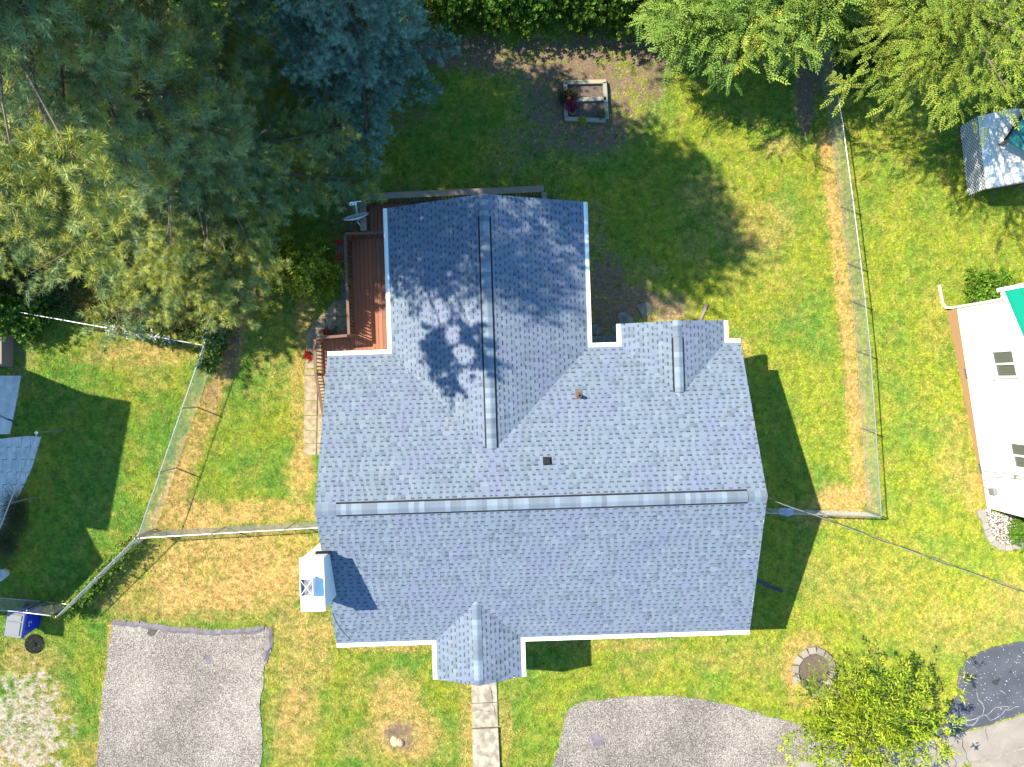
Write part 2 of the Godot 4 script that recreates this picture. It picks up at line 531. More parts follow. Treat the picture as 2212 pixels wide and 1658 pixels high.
# ---------------------------------------------------------------- driveways, road, path, patio
func crack(parent: Node, called: String, px: Array, wide: float, y: float, m: Material, rough := 0.04) -> void:
	# a crooked line of tar, sealant or open crack lying on a paved surface
	var st := begin()
	var pts := []
	for i in px.size() - 1:
		var a := gp(px[i][0], px[i][1])
		var b := gp(px[i + 1][0], px[i + 1][1])
		var n := maxi(1, int(a.distance_to(b) / 0.12))
		for k in n:
			pts.append(a.lerp(b, float(k) / n) + Vector3(rng.randf_range(-1, 1), 0, rng.randf_range(-1, 1)) * rough)
	pts.append(gp(px[-1][0], px[-1][1]))
	for i in pts.size() - 1:
		var d: Vector3 = (pts[i + 1] - pts[i]).normalized()
		var s := Vector3(-d.z, 0, d.x) * wide * rng.randf_range(0.3, 0.6)
		var up := Vector3(0, y, 0)
		quad(st, pts[i] - s + up, pts[i] + s + up, pts[i + 1] + s + up, pts[i + 1] - s + up)
	done(called, st, m, parent)

func blotch(parent: Node, called: String, x: float, y: float, r: float, h: float, m: Material) -> void:
	var st := begin()
	var c := gp(x, y)
	var poly := PackedVector2Array()
	for k in 14:
		var a := TAU * k / 14
		poly.append(Vector2(c.x, c.z) + Vector2(cos(a), sin(a)) * r * rng.randf_range(0.55, 1.15))
	slab(st, poly, h - 0.002, h)
	done(called, st, m, parent)

func paved() -> void:
	# left driveway: worn asphalt with a darker thick lip along its end
	var st := begin()
	var poly := outline([[246, 1341], [300, 1345], [360, 1354], [470, 1362], [556, 1356], [588, 1354], [588, 1400], [572, 1440], [562, 1530], [568, 1600], [556, 1760], [200, 1760], [222, 1500], [235, 1400]], 0.035, 0.14)
	clear(poly)
	slab(st, poly, -0.02, 0.035)
	var drive := ground_part("driveway", st, M.asphalt, "worn grey asphalt driveway beside the dry grass and the chimney end")
	st = begin()
	for run in [[[244, 1346], [300, 1350], [360, 1360], [470, 1368], [552, 1362], [580, 1356]], [[582, 1360], [582, 1400], [567, 1436]]]:
		var pts := []
		for i in run.size() - 1:
			var a := gp(run[i][0], run[i][1], 0.03)
			var b := gp(run[i + 1][0], run[i + 1][1], 0.03)
			var n := maxi(1, int(a.distance_to(b) / 0.15))
			for k in n:
				pts.append(a.lerp(b, float(k) / n) + Vector3(rng.randf_range(-1, 1), 0, rng.randf_range(-1, 1)) * 0.03)
		for i in pts.size() - 1:
			var d: Vector3 = (pts[i + 1] - pts[i]).normalized()
			var s := Vector3(-d.z, 0, d.x) * rng.randf_range(0.09, 0.13)
			quad(st, pts[i] - s, pts[i] + Vector3(0, 0.045, 0), pts[i + 1] + Vector3(0, 0.045, 0), pts[i + 1] - s)
			quad(st, pts[i] + s, pts[i] + Vector3(0, 0.045, 0), pts[i + 1] + Vector3(0, 0.045, 0), pts[i + 1] + s)
	done("raised_lip", st, M.asphalt_edge, drive)
	blotch(drive, "oil_stain", 452, 1421, 0.17, 0.039, M.asphalt_edge)
	blotch(drive, "worn_patch", 330, 1362, 0.2, 0.039, M.cracks)
	# middle driveway
	st = begin()
	poly = outline([[1170, 1760], [1185, 1680], [1207, 1610], [1222, 1545], [1232, 1526], [1262, 1516], [1350, 1506], [1430, 1502], [1500, 1508], [1580, 1523], [1650, 1545], [1720, 1563], [1790, 1590], [1840, 1622], [1666, 1654], [1640, 1760]], 0.03, 0.14)
	clear(poly)
	slab(st, poly, -0.02, 0.03)
	drive = ground_part("driveway", st, M.asphalt, "grey asphalt driveway with a curved end in front of the house")
	blotch(drive, "oil_stain", 1290, 1600, 0.28, 0.034, M.asphalt_edge)
	# the neighbour's sealed driveway
	st = begin()
	poly = outline([[2300, 1372], [2212, 1385], [2160, 1394], [2118, 1408], [2085, 1428], [2072, 1450], [2066, 1490], [2052, 1530], [2040, 1562], [2012, 1592], [2137, 1566], [2300, 1510]], 0.03, 0.14)
	clear(poly)
	slab(st, poly, -0.02, 0.03)
	drive = ground_part("driveway", st, M.sealed_asphalt, "dark blue grey sealed driveway with white repaired cracks near the road")
	for c in [[[2030, 1552], [2060, 1560], [2090, 1556], [2130, 1545], [2150, 1530], [2180, 1528]], [[2050, 1572], [2080, 1563], [2100, 1566]], [[2060, 1566], [2068, 1540], [2062, 1525]], [[2118, 1548], [2124, 1530], [2112, 1510], [2108, 1490]],
			[[2130, 1545], [2140, 1556], [2158, 1548], [2172, 1535], [2200, 1526]], [[2020, 1580], [2036, 1570], [2050, 1572]], [[2100, 1566], [2118, 1548]], [[2160, 1490], [2172, 1500]]]:
		crack(drive, "sealed_crack", c, 0.011, 0.034, M.sealant)
	for b in [[2150, 1474, 0.13], [2158, 1468, 0.07], [2102, 1482, 0.08], [2095, 1488, 0.03], [2108, 1494, 0.03], [2182, 1452, 0.06]]:
		blotch(drive, "oil_stain", b[0], b[1], b[2], 0.034, M.cable_dark)
	st = begin()
	for k in 160:
		var p := gp(rng.randf_range(2060, 2230), rng.randf_range(1400, 1560), 0.034)
		if Geometry2D.is_point_in_polygon(Vector2(p.x, p.z), poly):
			var s := rng.randf_range(0.008, 0.022)
			box(st, p, Vector3(s, 0.01, s * 1.4), Basis(Vector3.UP, rng.randf() * 6.0))
	var bits := done("scattered_chips", st, M.sealant, drive)
	bits.set_meta("kind", "stuff")
	# road
	st = begin()
	var edge := [[1560, 1700], [1664, 1656], [1804, 1632], [1900, 1612], [2012, 1597], [2137, 1569], [2212, 1545], [2500, 1450], [2600, 2400], [1100, 2400], [1480, 1760]]
	poly = outline(edge, 0.02, 0.2)
	clear(poly)
	slab(st, poly, -0.02, 0.022)
	var road := ground_part("road", st, M.road_concrete, "pale worn road surface with long dark tyre streaks")
	for l in [[1.2, 0.10], [1.75, 0.16], [2.05, 0.22], [2.6, 0.08], [3.2, 0.2]]:
		var off: float = l[0] * 61.4
		crack(road, "tyre_streak", [[1700, 1656 + off], [1900, 1612 + off], [2137, 1569 + off * 0.98], [2420, 1478 + off * 0.96]], l[1], 0.026, M.road_stain, 0.01)
	for c in [[[2040, 1594], [2052, 1620], [2064, 1650], [2062, 1690]], [[2076, 1588], [2082, 1620], [2096, 1660]], [[2018, 1600], [2034, 1632], [2052, 1648]], [[2130, 1572], [2134, 1600]]]:
		crack(road, "crack", c, 0.025, 0.027, M.cracks)
	# front walk: two cast slabs, the lower one a step up from the lawn
	var walk := Node3D.new()
	walk.name = "front_walk"
	walk.set_meta("kind", "structure")
	walk.set_meta("label", "pale concrete front walk leading to the porch")
	add_child(walk)
	poly = outline([[1017, 1470], [1073, 1470], [1081, 1700], [1022, 1700]])
	clear(poly)
	for s in [[[1018, 1420], [1071, 1420], [1074, 1516], [1020, 1518], 0.055], [[1020, 1519.5], [1074, 1517.5], [1076, 1568.5], [1021, 1571], 0.06], [[1021, 1573], [1076, 1570.5], [1083, 1720], [1022.5, 1720], 0.13]]:
		st = begin()
		slab(st, outline(s.slice(0, 4)), -0.02, s[4])
		done("concrete_slab", st, M.concrete, walk)
	crack(walk, "crack", [[1058, 1484], [1062, 1500], [1066, 1528], [1072, 1546]], 0.018, 0.065, M.cracks)
	crack(walk, "crack", [[1021, 1536], [1040, 1533], [1060, 1536]], 0.015, 0.065, M.cracks)
	# paved corner and path along the left side of the house
	var patio := Node3D.new()
	patio.name = "patio"
	patio.set_meta("kind", "structure")
	patio.set_meta("label", "cream square pavers and path slabs beside the deck steps")
	add_child(patio)
	var corner := outline([[668, 718], [676, 700], [692, 684], [712, 664], [722, 652], [752, 645], [775, 760], [700, 790], [659, 800], [661, 770], [662, 730]])
	clear(corner)
	clear(outline([[657, 790], [720, 790], [712, 986], [656, 986]]))
	for j in 7:
		for i in 6:
			var x0 := 658.0 + i * 23.0
			var y0 := 640.0 + j * 22.5
			var cut := Geometry2D.intersect_polygons(outline([[x0, y0], [x0 + 22.2, y0], [x0 + 22.2, y0 + 21.7], [x0, y0 + 21.7]]), corner)
			for c in cut:
				st = begin()
				slab(st, c, -0.02, 0.03 + rng.randf() * 0.012)
				done("paver", st, M.patio_stone, patio)
	for row in [[800, 812], [813, 866], [867, 898], [899, 930], [931, 958], [959, 984]]:
		var bend: float = (row[0] - 800.0) * 0.012
		for c in [[658.0, 685.5], [687.0, 712.0]]:
			st = begin()
			slab(st, outline([[c[0] - bend + rng.randf(), row[0]], [c[1] - bend, row[0]], [c[1] - bend, row[1] - 0.5], [c[0] - bend + rng.randf(), row[1] - 0.5]]), -0.02, 0.035 + rng.randf() * 0.015)
			done("path_slab", st, M.patio_stone, patio)
	st = begin()
	slab(st, outline([[735, 575], [748, 570], [750, 650], [739, 660]]), -0.02, 0.06)
	done("concrete_strip", st, M.slate_paver, patio)
	# stepping stones in the corner between the two rear wings
	var stone_no := 0
	for s in [[[1275, 700], [1297, 702], [1298, 722], [1275, 724]], [[1301, 724], [1342, 724], [1340, 752], [1302, 754]], [[1276, 726], [1299, 727], [1299, 752], [1276, 752]], [[1332, 680], [1352, 672], [1370, 690], [1368, 702], [1340, 700]],
			[[1375, 660], [1398, 652], [1412, 672], [1390, 690]], [[1322, 705], [1342, 700], [1345, 718], [1326, 720]]]:
		st = begin()
		slab(st, outline(s, 0.02, 0.2), -0.01, 0.045)
		tag(done("stepping_stone", st, M.slate_paver), ["narrow grey stepping stone against the larger rear wing's wall", "largest square stepping stone in the corner between the rear wings", "grey stepping stone touching both walls of the corner", "five sided stepping stone just outside the corner between the wings", "slanted stepping stone out in the earth behind the small wing", "small square stepping stone beside the small wing's gutter"][stone_no], "stone", "stepping stones between the rear wings")
		stone_no += 1
	clear(outline([[1275, 700], [1345, 690], [1345, 760], [1275, 760]]))

# ---------------------------------------------------------------- the house
var home: Node3D
const CA := 0.91866           # cosine of the roof's slope
const SA := 0.39502

func hw(u: float, y: float, v: float) -> Vector3:
	# from the house's own axes to the world
	return home.transform * Vector3(u, y, v)

func roof_face(o: Vector3, s: Vector3, t: Vector3, poly: PackedVector2Array, rest: SurfaceTool, under: SurfaceTool, pieces: Array, r: RandomNumberGenerator) -> void:
	var n := s.cross(t).normalized()
	if n.y < 0: n = -n
	var idx := Geometry2D.triangulate_polygon(poly)
	for k in range(0, idx.size(), 3):
		tri(under, o + s * poly[idx[k]].x + t * poly[idx[k]].y - n * 0.006, o + s * poly[idx[k + 1]].x + t * poly[idx[k + 1]].y - n * 0.006, o + s * poly[idx[k + 2]].x + t * poly[idx[k + 2]].y - n * 0.006)
		tri(under, o + s * poly[idx[k]].x + t * poly[idx[k]].y - n * 0.1, o + s * poly[idx[k + 1]].x + t * poly[idx[k + 1]].y - n * 0.1, o + s * poly[idx[k + 2]].x + t * poly[idx[k + 2]].y - n * 0.1)
	var lo := poly[0]
	var hi := poly[0]
	for p in poly:
		lo = lo.min(p)
		hi = hi.max(p)
	var inset: Array = Geometry2D.offset_polygon(poly, -0.01)
	var safe: PackedVector2Array = inset[0] if inset.size() else poly
	const E := 0.143
	var rows := int(ceil((hi.y - lo.y) / E))
	for j in rows:
		var t0 := lo.y + j * E
		var x := lo.x - r.randf() * 0.25
		while x < hi.x:
			var wt := r.randf_range(0.075, 0.15)
			var wg := r.randf_range(0.07, 0.135)
			if r.randf() < 0.08: wt += 0.1
			var patch := noise_a.get_noise_3d((o + s * x + t * t0).x * 2.0, (o + s * x + t * t0).z * 2.0, 5.0)
			var base := Color(0.126, 0.163, 0.22) * r.randf_range(0.93, 1.07)
			base = base.lerp(Color(0.125, 0.142, 0.24), clampf(patch * 1.5, 0.0, 0.45))
			if r.randf() < 0.08: base = base.lerp(Color(0.085, 0.115, 0.155), 0.6)
			if r.randf() < 0.06: base = base.lerp(Color(0.2, 0.23, 0.27), 0.3)
			var piece := {"o": o, "s": s, "t": t, "n": n, "x": x, "t0": t0, "wt": wt, "wg": wg, "c": base, "d": base * r.randf_range(0.86, 0.98), "b": base * r.randf_range(0.3, 0.55), "e": E}
			var rect := PackedVector2Array([Vector2(x, t0), Vector2(x + wt + wg, t0), Vector2(x + wt + wg, t0 + E), Vector2(x, t0 + E)])
			var inside := true
			for c in rect:
				if not Geometry2D.is_point_in_polygon(c, safe): inside = false
			if inside:
				piece.y = (o + t * t0).y
				pieces.append(piece)
			else:
				for part in [[x, x + wt, t0, t0 + E, 0.009, piece.c], [x + wt, x + wt + wg, t0, t0 + E * 0.66, 0.004, piece.d], [x + wt, x + wt + wg, t0 + E * 0.66, t0 + E, 0.003, piece.b]]:
					for cut in Geometry2D.intersect_polygons(PackedVector2Array([Vector2(part[0], part[2]), Vector2(part[1], part[2]), Vector2(part[1], part[3]), Vector2(part[0], part[3])]), poly):
						var ti := Geometry2D.triangulate_polygon(cut)
						rest.set_color(part[5])
						for k in range(0, ti.size(), 3):
							tri(rest, o + s * cut[ti[k]].x + t * cut[ti[k]].y + n * part[4], o + s * cut[ti[k + 1]].x + t * cut[ti[k + 1]].y + n * part[4], o + s * cut[ti[k + 2]].x + t * cut[ti[k + 2]].y + n * part[4])
			x += wt + wg

func shingle(st: SurfaceTool, p: Dictionary) -> void:
	# a thick tab with its butt edge and side, then the thin gap beside it with the dark band dyed under the next course
	var o: Vector3 = p.o
	var s: Vector3 = p.s
	var t: Vector3 = p.t
	var n: Vector3 = p.n
	var a: Vector3 = o + s * p.x + t * p.t0
	var w: Vector3 = s * p.wt
	var g: Vector3 = s * p.wg
	var e: Vector3 = t * p.e
	st.set_color(p.c)
	quad(st, a + n * 0.012, a + w + n * 0.012, a + w + e + n * 0.005, a + e + n * 0.005)
	quad(st, a, a + w, a + w + n * 0.012, a + n * 0.012)
	quad(st, a, a + n * 0.012, a + e + n * 0.005, a + e)
	quad(st, a + w, a + w + n * 0.012, a + w + e + n * 0.005, a + w + e)
	st.set_color(p.d)
	quad(st, a + w + n * 0.006, a + w + g + n * 0.006, a + w + g + e * 0.66 + n * 0.003, a + w + e * 0.66 + n * 0.003)
	quad(st, a + w, a + w + g, a + w + g + n * 0.006, a + w + n * 0.006)
	st.set_color(p.b)
	quad(st, a + w + e * 0.66 + n * 0.003, a + w + g + e * 0.66 + n * 0.003, a + w + g + e + n * 0.001, a + w + e + n * 0.001)

func ridge(called: String, a: Vector3, b: Vector3, half: float, lift: float, parent: Node3D, vent: bool, r: RandomNumberGenerator) -> void:
	# cap shingles bent over a ridge from a to b; a vented ridge stands proud and shows a black slot on both sides
	var d := (b - a).normalized()
	var side := Vector3(-d.z, 0, d.x)
	var o: Node3D
	if vent:
		var st := begin()
		for k in [-1.0, 1.0]:
			var q: Vector3 = side * half * k * 0.97
			var drop := Vector3(0, -LEAN * half * 0.97, 0)
			quad(st, a + q + drop, b + q + drop, b + q + drop + Vector3(0, lift - 0.004, 0), a + q + drop + Vector3(0, lift - 0.004, 0))
		for e in [a, b]:
			var l: Vector3 = e + side * half * 0.97 + Vector3(0, -LEAN * half * 0.97, 0)
			var q: Vector3 = e - side * half * 0.97 + Vector3(0, -LEAN * half * 0.97, 0)
			tri(st, l, q, e + Vector3(0, lift - 0.01, 0))
		# the black strip of louvre that shows beyond the caps
		for k in [-1.0, 1.0]:
			var q0: Vector3 = side * (half * 0.9) * k + Vector3(0, -LEAN * half * 0.9 + lift * 0.62, 0)
			var q1: Vector3 = side * (half + 0.045) * k + Vector3(0, -LEAN * (half + 0.045) + lift * 0.62, 0)
			quad(st, a + q0, b + q0, b + q1, a + q1)
		o = done(called, st, M.black_metal, parent)
	else:
		o = Node3D.new()
		o.name = called
		parent.add_child(o, true)
	var length := a.distance_to(b)
	var count := int(length / 0.145)
	var each := length / count
	for i in count:
		var st := begin()
		var p := a + d * i * each
		var q := a + d * ((i + 1) * each + 0.004)
		var c := Color(0.14, 0.18, 0.232) * r.randf_range(0.66, 1.25)
		if r.randf() < 0.2: c = c.lerp(Color(0.11, 0.14, 0.19), 0.7)
		st.set_color(c)
		var y0 := Vector3(0, lift + 0.009, 0)
		var y1 := Vector3(0, lift + 0.003, 0)
		for k in [-1.0, 1.0]:
			var mid: Vector3 = side * half * 0.3 * k + Vector3(0, -LEAN * half * 0.2, 0)
			var low: Vector3 = side * half * k + Vector3(0, -LEAN * half, 0)
			quad(st, p + y0, q + y1, q + mid + y1, p + mid + y0)
			quad(st, p + mid + y0, q + mid + y1, q + low + y1, p + low + y0)
			quad(st, p + low + y0, q + low + y1, q + low + y1 - Vector3(0, 0.006, 0), p + low + y0 - Vector3(0, 0.006, 0))
			quad(st, p + mid + y0, p + low + y0, p + low + y0 - Vector3(0, 0.008, 0), p + mid + y0 - Vector3(0, 0.008, 0))
		done("ridge_cap", st, M.shingle, o)

func gutter(parent: Node3D, pts: Array, out: Array) -> void:
	# a white trough along each run of eave, open at the top
	for i in pts.size():
		var a: Vector3 = pts[i][0]
		var b: Vector3 = pts[i][1]
		var w: Vector3 = out[i]
		var st := begin()
		beam(st, a + w * 0.005 + Vector3(0, -0.055, 0), b + w * 0.005 + Vector3(0, -0.055, 0), 0.012, 0.13)
		beam(st, a + w * 0.06 + Vector3(0, -0.115, 0), b + w * 0.06 + Vector3(0, -0.115, 0), 0.11, 0.012)
		beam(st, a + w * 0.115 + Vector3(0, -0.06, 0), b + w * 0.115 + Vector3(0, -0.06, 0), 0.012, 0.11)
		beam(st, a + w * 0.108 + Vector3(0, -0.006, 0), b + w * 0.108 + Vector3(0, -0.006, 0), 0.03, 0.014)
		beam(st, a + w * 0.045 + Vector3(0, -0.012, 0), b + w * 0.045 + Vector3(0, -0.012, 0), 0.085, 0.008)
		done("gutter", st, M.white_paint, parent)

func house() -> void:
	home = thing("house", "ranch house with grey shingle roof and white gutters", "house", Vector3.ZERO, TURN)
	var r := RandomNumberGenerator.new()
	r.seed = 77
	var clean := PackedVector2Array()
	for c in [[-5.3, -0.7], [-3.4, -0.7], [-3.4, -5.2], [2.1, -5.2], [2.1, -0.7], [3.6, -0.7], [3.6, -1.5], [6.3, -1.5], [6.3, -0.7], [6.8, -0.7], [6.8, 7.5], [-0.2, 7.5], [-0.2, 8.8], [-2.4, 8.8], [-2.4, 7.5], [-5.3, 7.5]]:
		var p := hw(c[0], 0, c[1])
		clean.append(Vector2(p.x, p.z))
	clear(clean)
	# walls: storey and gables, standing back under the eaves
	var st := begin()
	for b in [[-5.3, 6.8, -0.75, 7.5], [-3.35, 2.06, -5.2, -0.75], [3.7, 6.25, -1.45, -0.75]]:
		box(st, Vector3((b[0] + b[1]) / 2, 1.53, (b[2] + b[3]) / 2), Vector3(b[1] - b[0], 3.05, b[3] - b[2]))
	for x in [-5.3, 6.8]:
		tri(st, Vector3(x, 3.05, -0.75), Vector3(x, 3.05, 7.5), Vector3(x, 4.95, 3.38))
	tri(st, Vector3(-3.35, 3.05, -5.2), Vector3(2.06, 3.05, -5.2), Vector3(-0.645, 4.4, -5.2))
	tri(st, Vector3(3.7, 3.05, -1.45), Vector3(6.25, 3.05, -1.45), Vector3(4.975, 3.8, -1.45))
	tri(st, Vector3(-2.5, 3.05, 8.85), Vector3(-0.07, 3.05, 8.85), Vector3(-1.285, 3.65, 8.85))
	done("wall", st, M.siding, home)
	for x in [-2.35, -0.22]:
		st = begin()
		box(st, Vector3(x, 1.53, 8.7), Vector3(0.12, 3.05, 0.12))
		done("porch_post", st, M.white_paint, home)
	st = begin()
	box(st, Vector3(-1.285, 0.15, 8.2), Vector3(2.3, 0.3, 1.38))
	done("porch_floor", st, M.concrete, home)
	# roof faces
	var rest := begin()
	var under := begin()
	var pieces := []
	var up_t := 4.42 / CA
	roof_face(Vector3(0, EAVE, 7.8), Vector3.RIGHT, Vector3(0, SA, -CA), PackedVector2Array([Vector2(-5.635, 0), Vector2(-2.59, 0), Vector2(-1.285, 1.305 / CA), Vector2(0.02, 0), Vector2(7.05, 0), Vector2(7.05, up_t), Vector2(-5.635, up_t)]), rest, under, pieces, r)
	roof_face(Vector3(0, EAVE, -1.04), Vector3.RIGHT, Vector3(0, SA, CA), PackedVector2Array([Vector2(-5.635, 0), Vector2(-3.66, 0), Vector2(-0.645, 3.015 / CA), Vector2(2.37, 0), Vector2(3.39, 0), Vector2(4.975, 1.585 / CA), Vector2(6.56, 0), Vector2(7.05, 0), Vector2(7.05, up_t), Vector2(-5.635, up_t)]), rest, under, pieces, r)
	for w in [[-3.66, 1.0, 3.015, -5.5, -1.04], [2.37, -1.0, 3.015, -5.5, -1.04], [3.39, 1.0, 1.585, -1.72, -1.04], [6.56, -1.0, 1.585, -1.72, -1.04]]:
		roof_face(Vector3(w[0], EAVE, 0), Vector3(0, 0, 1), Vector3(CA * w[1], SA, 0), PackedVector2Array([Vector2(w[3], 0), Vector2(w[4], 0), Vector2(w[4] + w[2], w[2] / CA), Vector2(w[3], w[2] / CA)]), rest, under, pieces, r)
	for w in [[-2.59, 1.0], [0.02, -1.0]]:
		roof_face(Vector3(w[0], EAVE, 0), Vector3(0, 0, 1), Vector3(CA * w[1], SA, 0), PackedVector2Array([Vector2(9.0, 0), Vector2(7.8, 0), Vector2(6.495, 1.305 / CA), Vector2(9.0, 1.305 / CA)]), rest, under, pieces, r)
	var roof := done("roof", under, M.roof_felt, home)
	# the whole shingles nearest the eye are pieces of their own, the others one part
	var order := range(pieces.size())
	order.sort_custom(func(a, b): return pieces[a].y > pieces[b].y)
	for i in order.size():
		if i < 300:
			var one := begin()
			shingle(one, pieces[order[i]])
			done("shingle", one, M.shingle, roof)
		else:
			shingle(rest, pieces[order[i]])
	var o := done("shingles", rest, M.shingle, roof)
	o.set_meta("kind", "stuff")
	print("shingles ", pieces.size())
	# ridges
	var top := EAVE + 4.42 * LEAN
	ridge("ridge_vent", Vector3(-5.05, top, 3.38), Vector3(6.5, top, 3.38), 0.155, 0.035, home, true, r)
	ridge("ridge_row", Vector3(-5.635, top, 3.38), Vector3(-5.07, top, 3.38), 0.15, 0.008, home, false, r)
	ridge("ridge_row", Vector3(6.52, top, 3.38), Vector3(7.05, top, 3.38), 0.15, 0.008, home, false, r)
	top = EAVE + 3.015 * LEAN
	ridge("ridge_vent", Vector3(-0.645, top, -4.85), Vector3(-0.645, top, 1.86), 0.145, 0.035, home, true, r)
	ridge("ridge_row", Vector3(-0.645, top, -5.5), Vector3(-0.645, top, -4.87), 0.14, 0.008, home, false, r)
	ridge("ridge_row", Vector3(-0.645, top, 1.88), Vector3(-0.645, top, 2.15), 0.14, 0.008, home, false, r)
	top = EAVE + 1.585 * LEAN
	ridge("ridge_vent", Vector3(4.975, top, -1.22), Vector3(4.975, top, 0.42), 0.135, 0.035, home, true, r)
	ridge("ridge_row", Vector3(4.975, top, -1.72), Vector3(4.975, top, -1.24), 0.135, 0.008, home, false, r)
	ridge("ridge_row", Vector3(4.975, top, 0.44), Vector3(4.975, top, 0.66), 0.135, 0.008, home, false, r)
	top = EAVE + 1.305 * LEAN
	ridge("ridge_row", Vector3(-1.285, top, 9.0), Vector3(-1.285, top, 6.42), 0.145, 0.012, home, false, r)
	# gutters and rake boards
	gutter(home, [
		[Vector3(-5.635, EAVE, 7.8), Vector3(-2.72, EAVE, 7.8)], [Vector3(0.14, EAVE, 7.8), Vector3(7.05, EAVE, 7.8)],
		[Vector3(-5.635, EAVE, -1.04), Vector3(-3.78, EAVE, -1.04)], [Vector3(2.5, EAVE, -1.04), Vector3(3.27, EAVE, -1.04)], [Vector3(6.68, EAVE, -1.04), Vector3(7.05, EAVE, -1.04)],
		[Vector3(-3.66, EAVE, -5.5), Vector3(-3.66, EAVE, -1.04)], [Vector3(2.37, EAVE, -5.5), Vector3(2.37, EAVE, -1.04)],
		[Vector3(3.39, EAVE, -1.72), Vector3(3.39, EAVE, -1.04)], [Vector3(6.56, EAVE, -1.72), Vector3(6.56, EAVE, -1.04)],
		[Vector3(-2.59, EAVE, 7.8), Vector3(-2.59, EAVE, 9.0)], [Vector3(0.02, EAVE, 7.8), Vector3(0.02, EAVE, 9.0)]],
		[Vector3(0, 0, 1), Vector3(0, 0, 1), Vector3(0, 0, -1), Vector3(0, 0, -1), Vector3(0, 0, -1), Vector3(-1, 0, 0), Vector3(1, 0, 0), Vector3(-1, 0, 0), Vector3(1, 0, 0), Vector3(-1, 0, 0), Vector3(1, 0, 0)])
	var drop := Vector3(0, -0.09, 0)
	for k in [[Vector3(-5.61, EAVE, 7.8), Vector3(-5.61, EAVE + 4.42 * LEAN, 3.38)], [Vector3(-5.61, EAVE, -1.04), Vector3(-5.61, EAVE + 4.42 * LEAN, 3.38)], [Vector3(7.025, EAVE, 7.8), Vector3(7.025, EAVE + 4.42 * LEAN, 3.38)],
			[Vector3(7.025, EAVE, -1.04), Vector3(7.025, EAVE + 4.42 * LEAN, 3.38)], [Vector3(-3.66, EAVE, -5.475), Vector3(-0.645, EAVE + 3.015 * LEAN, -5.475)], [Vector3(2.37, EAVE, -5.475), Vector3(-0.645, EAVE + 3.015 * LEAN, -5.475)],
			[Vector3(3.39, EAVE, -1.695), Vector3(4.975, EAVE + 1.585 * LEAN, -1.695)], [Vector3(6.56, EAVE, -1.695), Vector3(4.975, EAVE + 1.585 * LEAN, -1.695)], [Vector3(-2.59, EAVE, 8.975), Vector3(-1.285, EAVE + 1.305 * LEAN, 8.975)], [Vector3(0.02, EAVE, 8.975), Vector3(-1.285, EAVE + 1.305 * LEAN, 8.975)]]:
		st = begin()
		beam(st, k[0] + drop, k[1] + drop, 0.022, 0.17)
		done("rake_board", st, M.white_paint, home)
	# chimney chase on the left gable with a metal flue top
	st = begin()
	box(st, Vector3(-5.72, 2.62, 5.4), Vector3(0.62, 5.24, 1.44))
	var chase := done("chimney", st, M.chase, home)
	st = begin()
	box(st, Vector3(-5.72, 5.262, 5.4), Vector3(0.68, 0.04, 1.5), Basis(), 1.0, 0.008)
	done("cap", st, M.chase, chase)
	st = begin()
	for k in [[-0.175, 0, 0.012, 0.46], [0.175, 0, 0.012, 0.46], [0, -0.235, 0.362, 0.012], [0, 0.235, 0.362, 0.012]]:
		box(st, Vector3(-5.8 + k[0], 5.43, 5.4 + k[1]), Vector3(k[2], 0.3, k[3]))
	var flue := done("flue", st, M.chase, chase)
	st = begin()
	box(st, Vector3(-5.8, 5.46, 5.4), Vector3(0.34, 0.01, 0.45))
	done("damper", st, M.grey_plastic, flue)
	for k in [-1.0, 1.0]:
		st = begin()
		tube(st, [Vector3(-5.97, 5.585, 5.4 - 0.22 * k), Vector3(-5.63, 5.585, 5.4 + 0.22 * k)], 0.009)
		done("brace", st, M.white_plastic, flue)
	st = begin()
	box(st, Vector3(-5.55, 4.71, 4.655), Vector3(0.42, 0.1, 0.05), Basis(Vector3.RIGHT, 0.4))
	done("flashing", st, M.black_metal, home)
	# plumbing pipe, hooded roof vent
	var py := EAVE + (0.42 + 1.04) * LEAN
	st = begin()
	box(st, Vector3(1.98, py + 0.01, 0.38), Vector3(0.2, 0.012, 0.3), Basis(Vector3.RIGHT, -0.406))
	var pipe := done("vent_pipe", st, M.pipe_brown, home)
	st = begin()
	lathe(st, Vector3(1.98, py - 0.02, 0.42), [Vector2(0.1, 0), Vector2(0.065, 0.12), Vector2(0.055, 0.14), Vector2(0.055, 0.32), Vector2(0.038, 0.32), Vector2(0.038, 0.1), Vector2(0, 0.1)])
	done("pipe", st, M.pipe_brown, pipe)
	py = EAVE + (2.26 + 1.04) * LEAN
	st = begin()
	box(st, Vector3(0.94, py + 0.045, 2.26), Vector3(0.2, 0.09, 0.2), Basis(Vector3.RIGHT, -0.406), 0.86, 0.015)
	var hood := done("roof_vent", st, M.black_metal, home)
	st = begin()
	box(st, Vector3(0.94, py + 0.012, 2.25), Vector3(0.25, 0.008, 0.24), Basis(Vector3.RIGHT, -0.406))
	done("flange", st, M.black_metal, hood)
	# service mast and cable clamp on the right gable
	st = begin()
	tube(st, [Vector3(6.95, 3.0, 3.45), Vector3(7.12, 3.9, 3.5), Vector3(7.14, 4.55, 3.5)], 0.025)
	done("service_mast", st, M.galvanised, home)
	# loose white cable by the chimney foot and a dark wire on the eave corner
	st = begin()
	var loop := []
	for k in 9:
		loop.append(Vector3(-5.42 + 0.025 * k, 3.6 - 0.03 * k, 6.12 + 0.2 * sin(k * 0.22)))
	tube(st, loop, 0.008, 5)
	done("cable", st, M.white_plastic, home)
	st = begin()
	loop = []
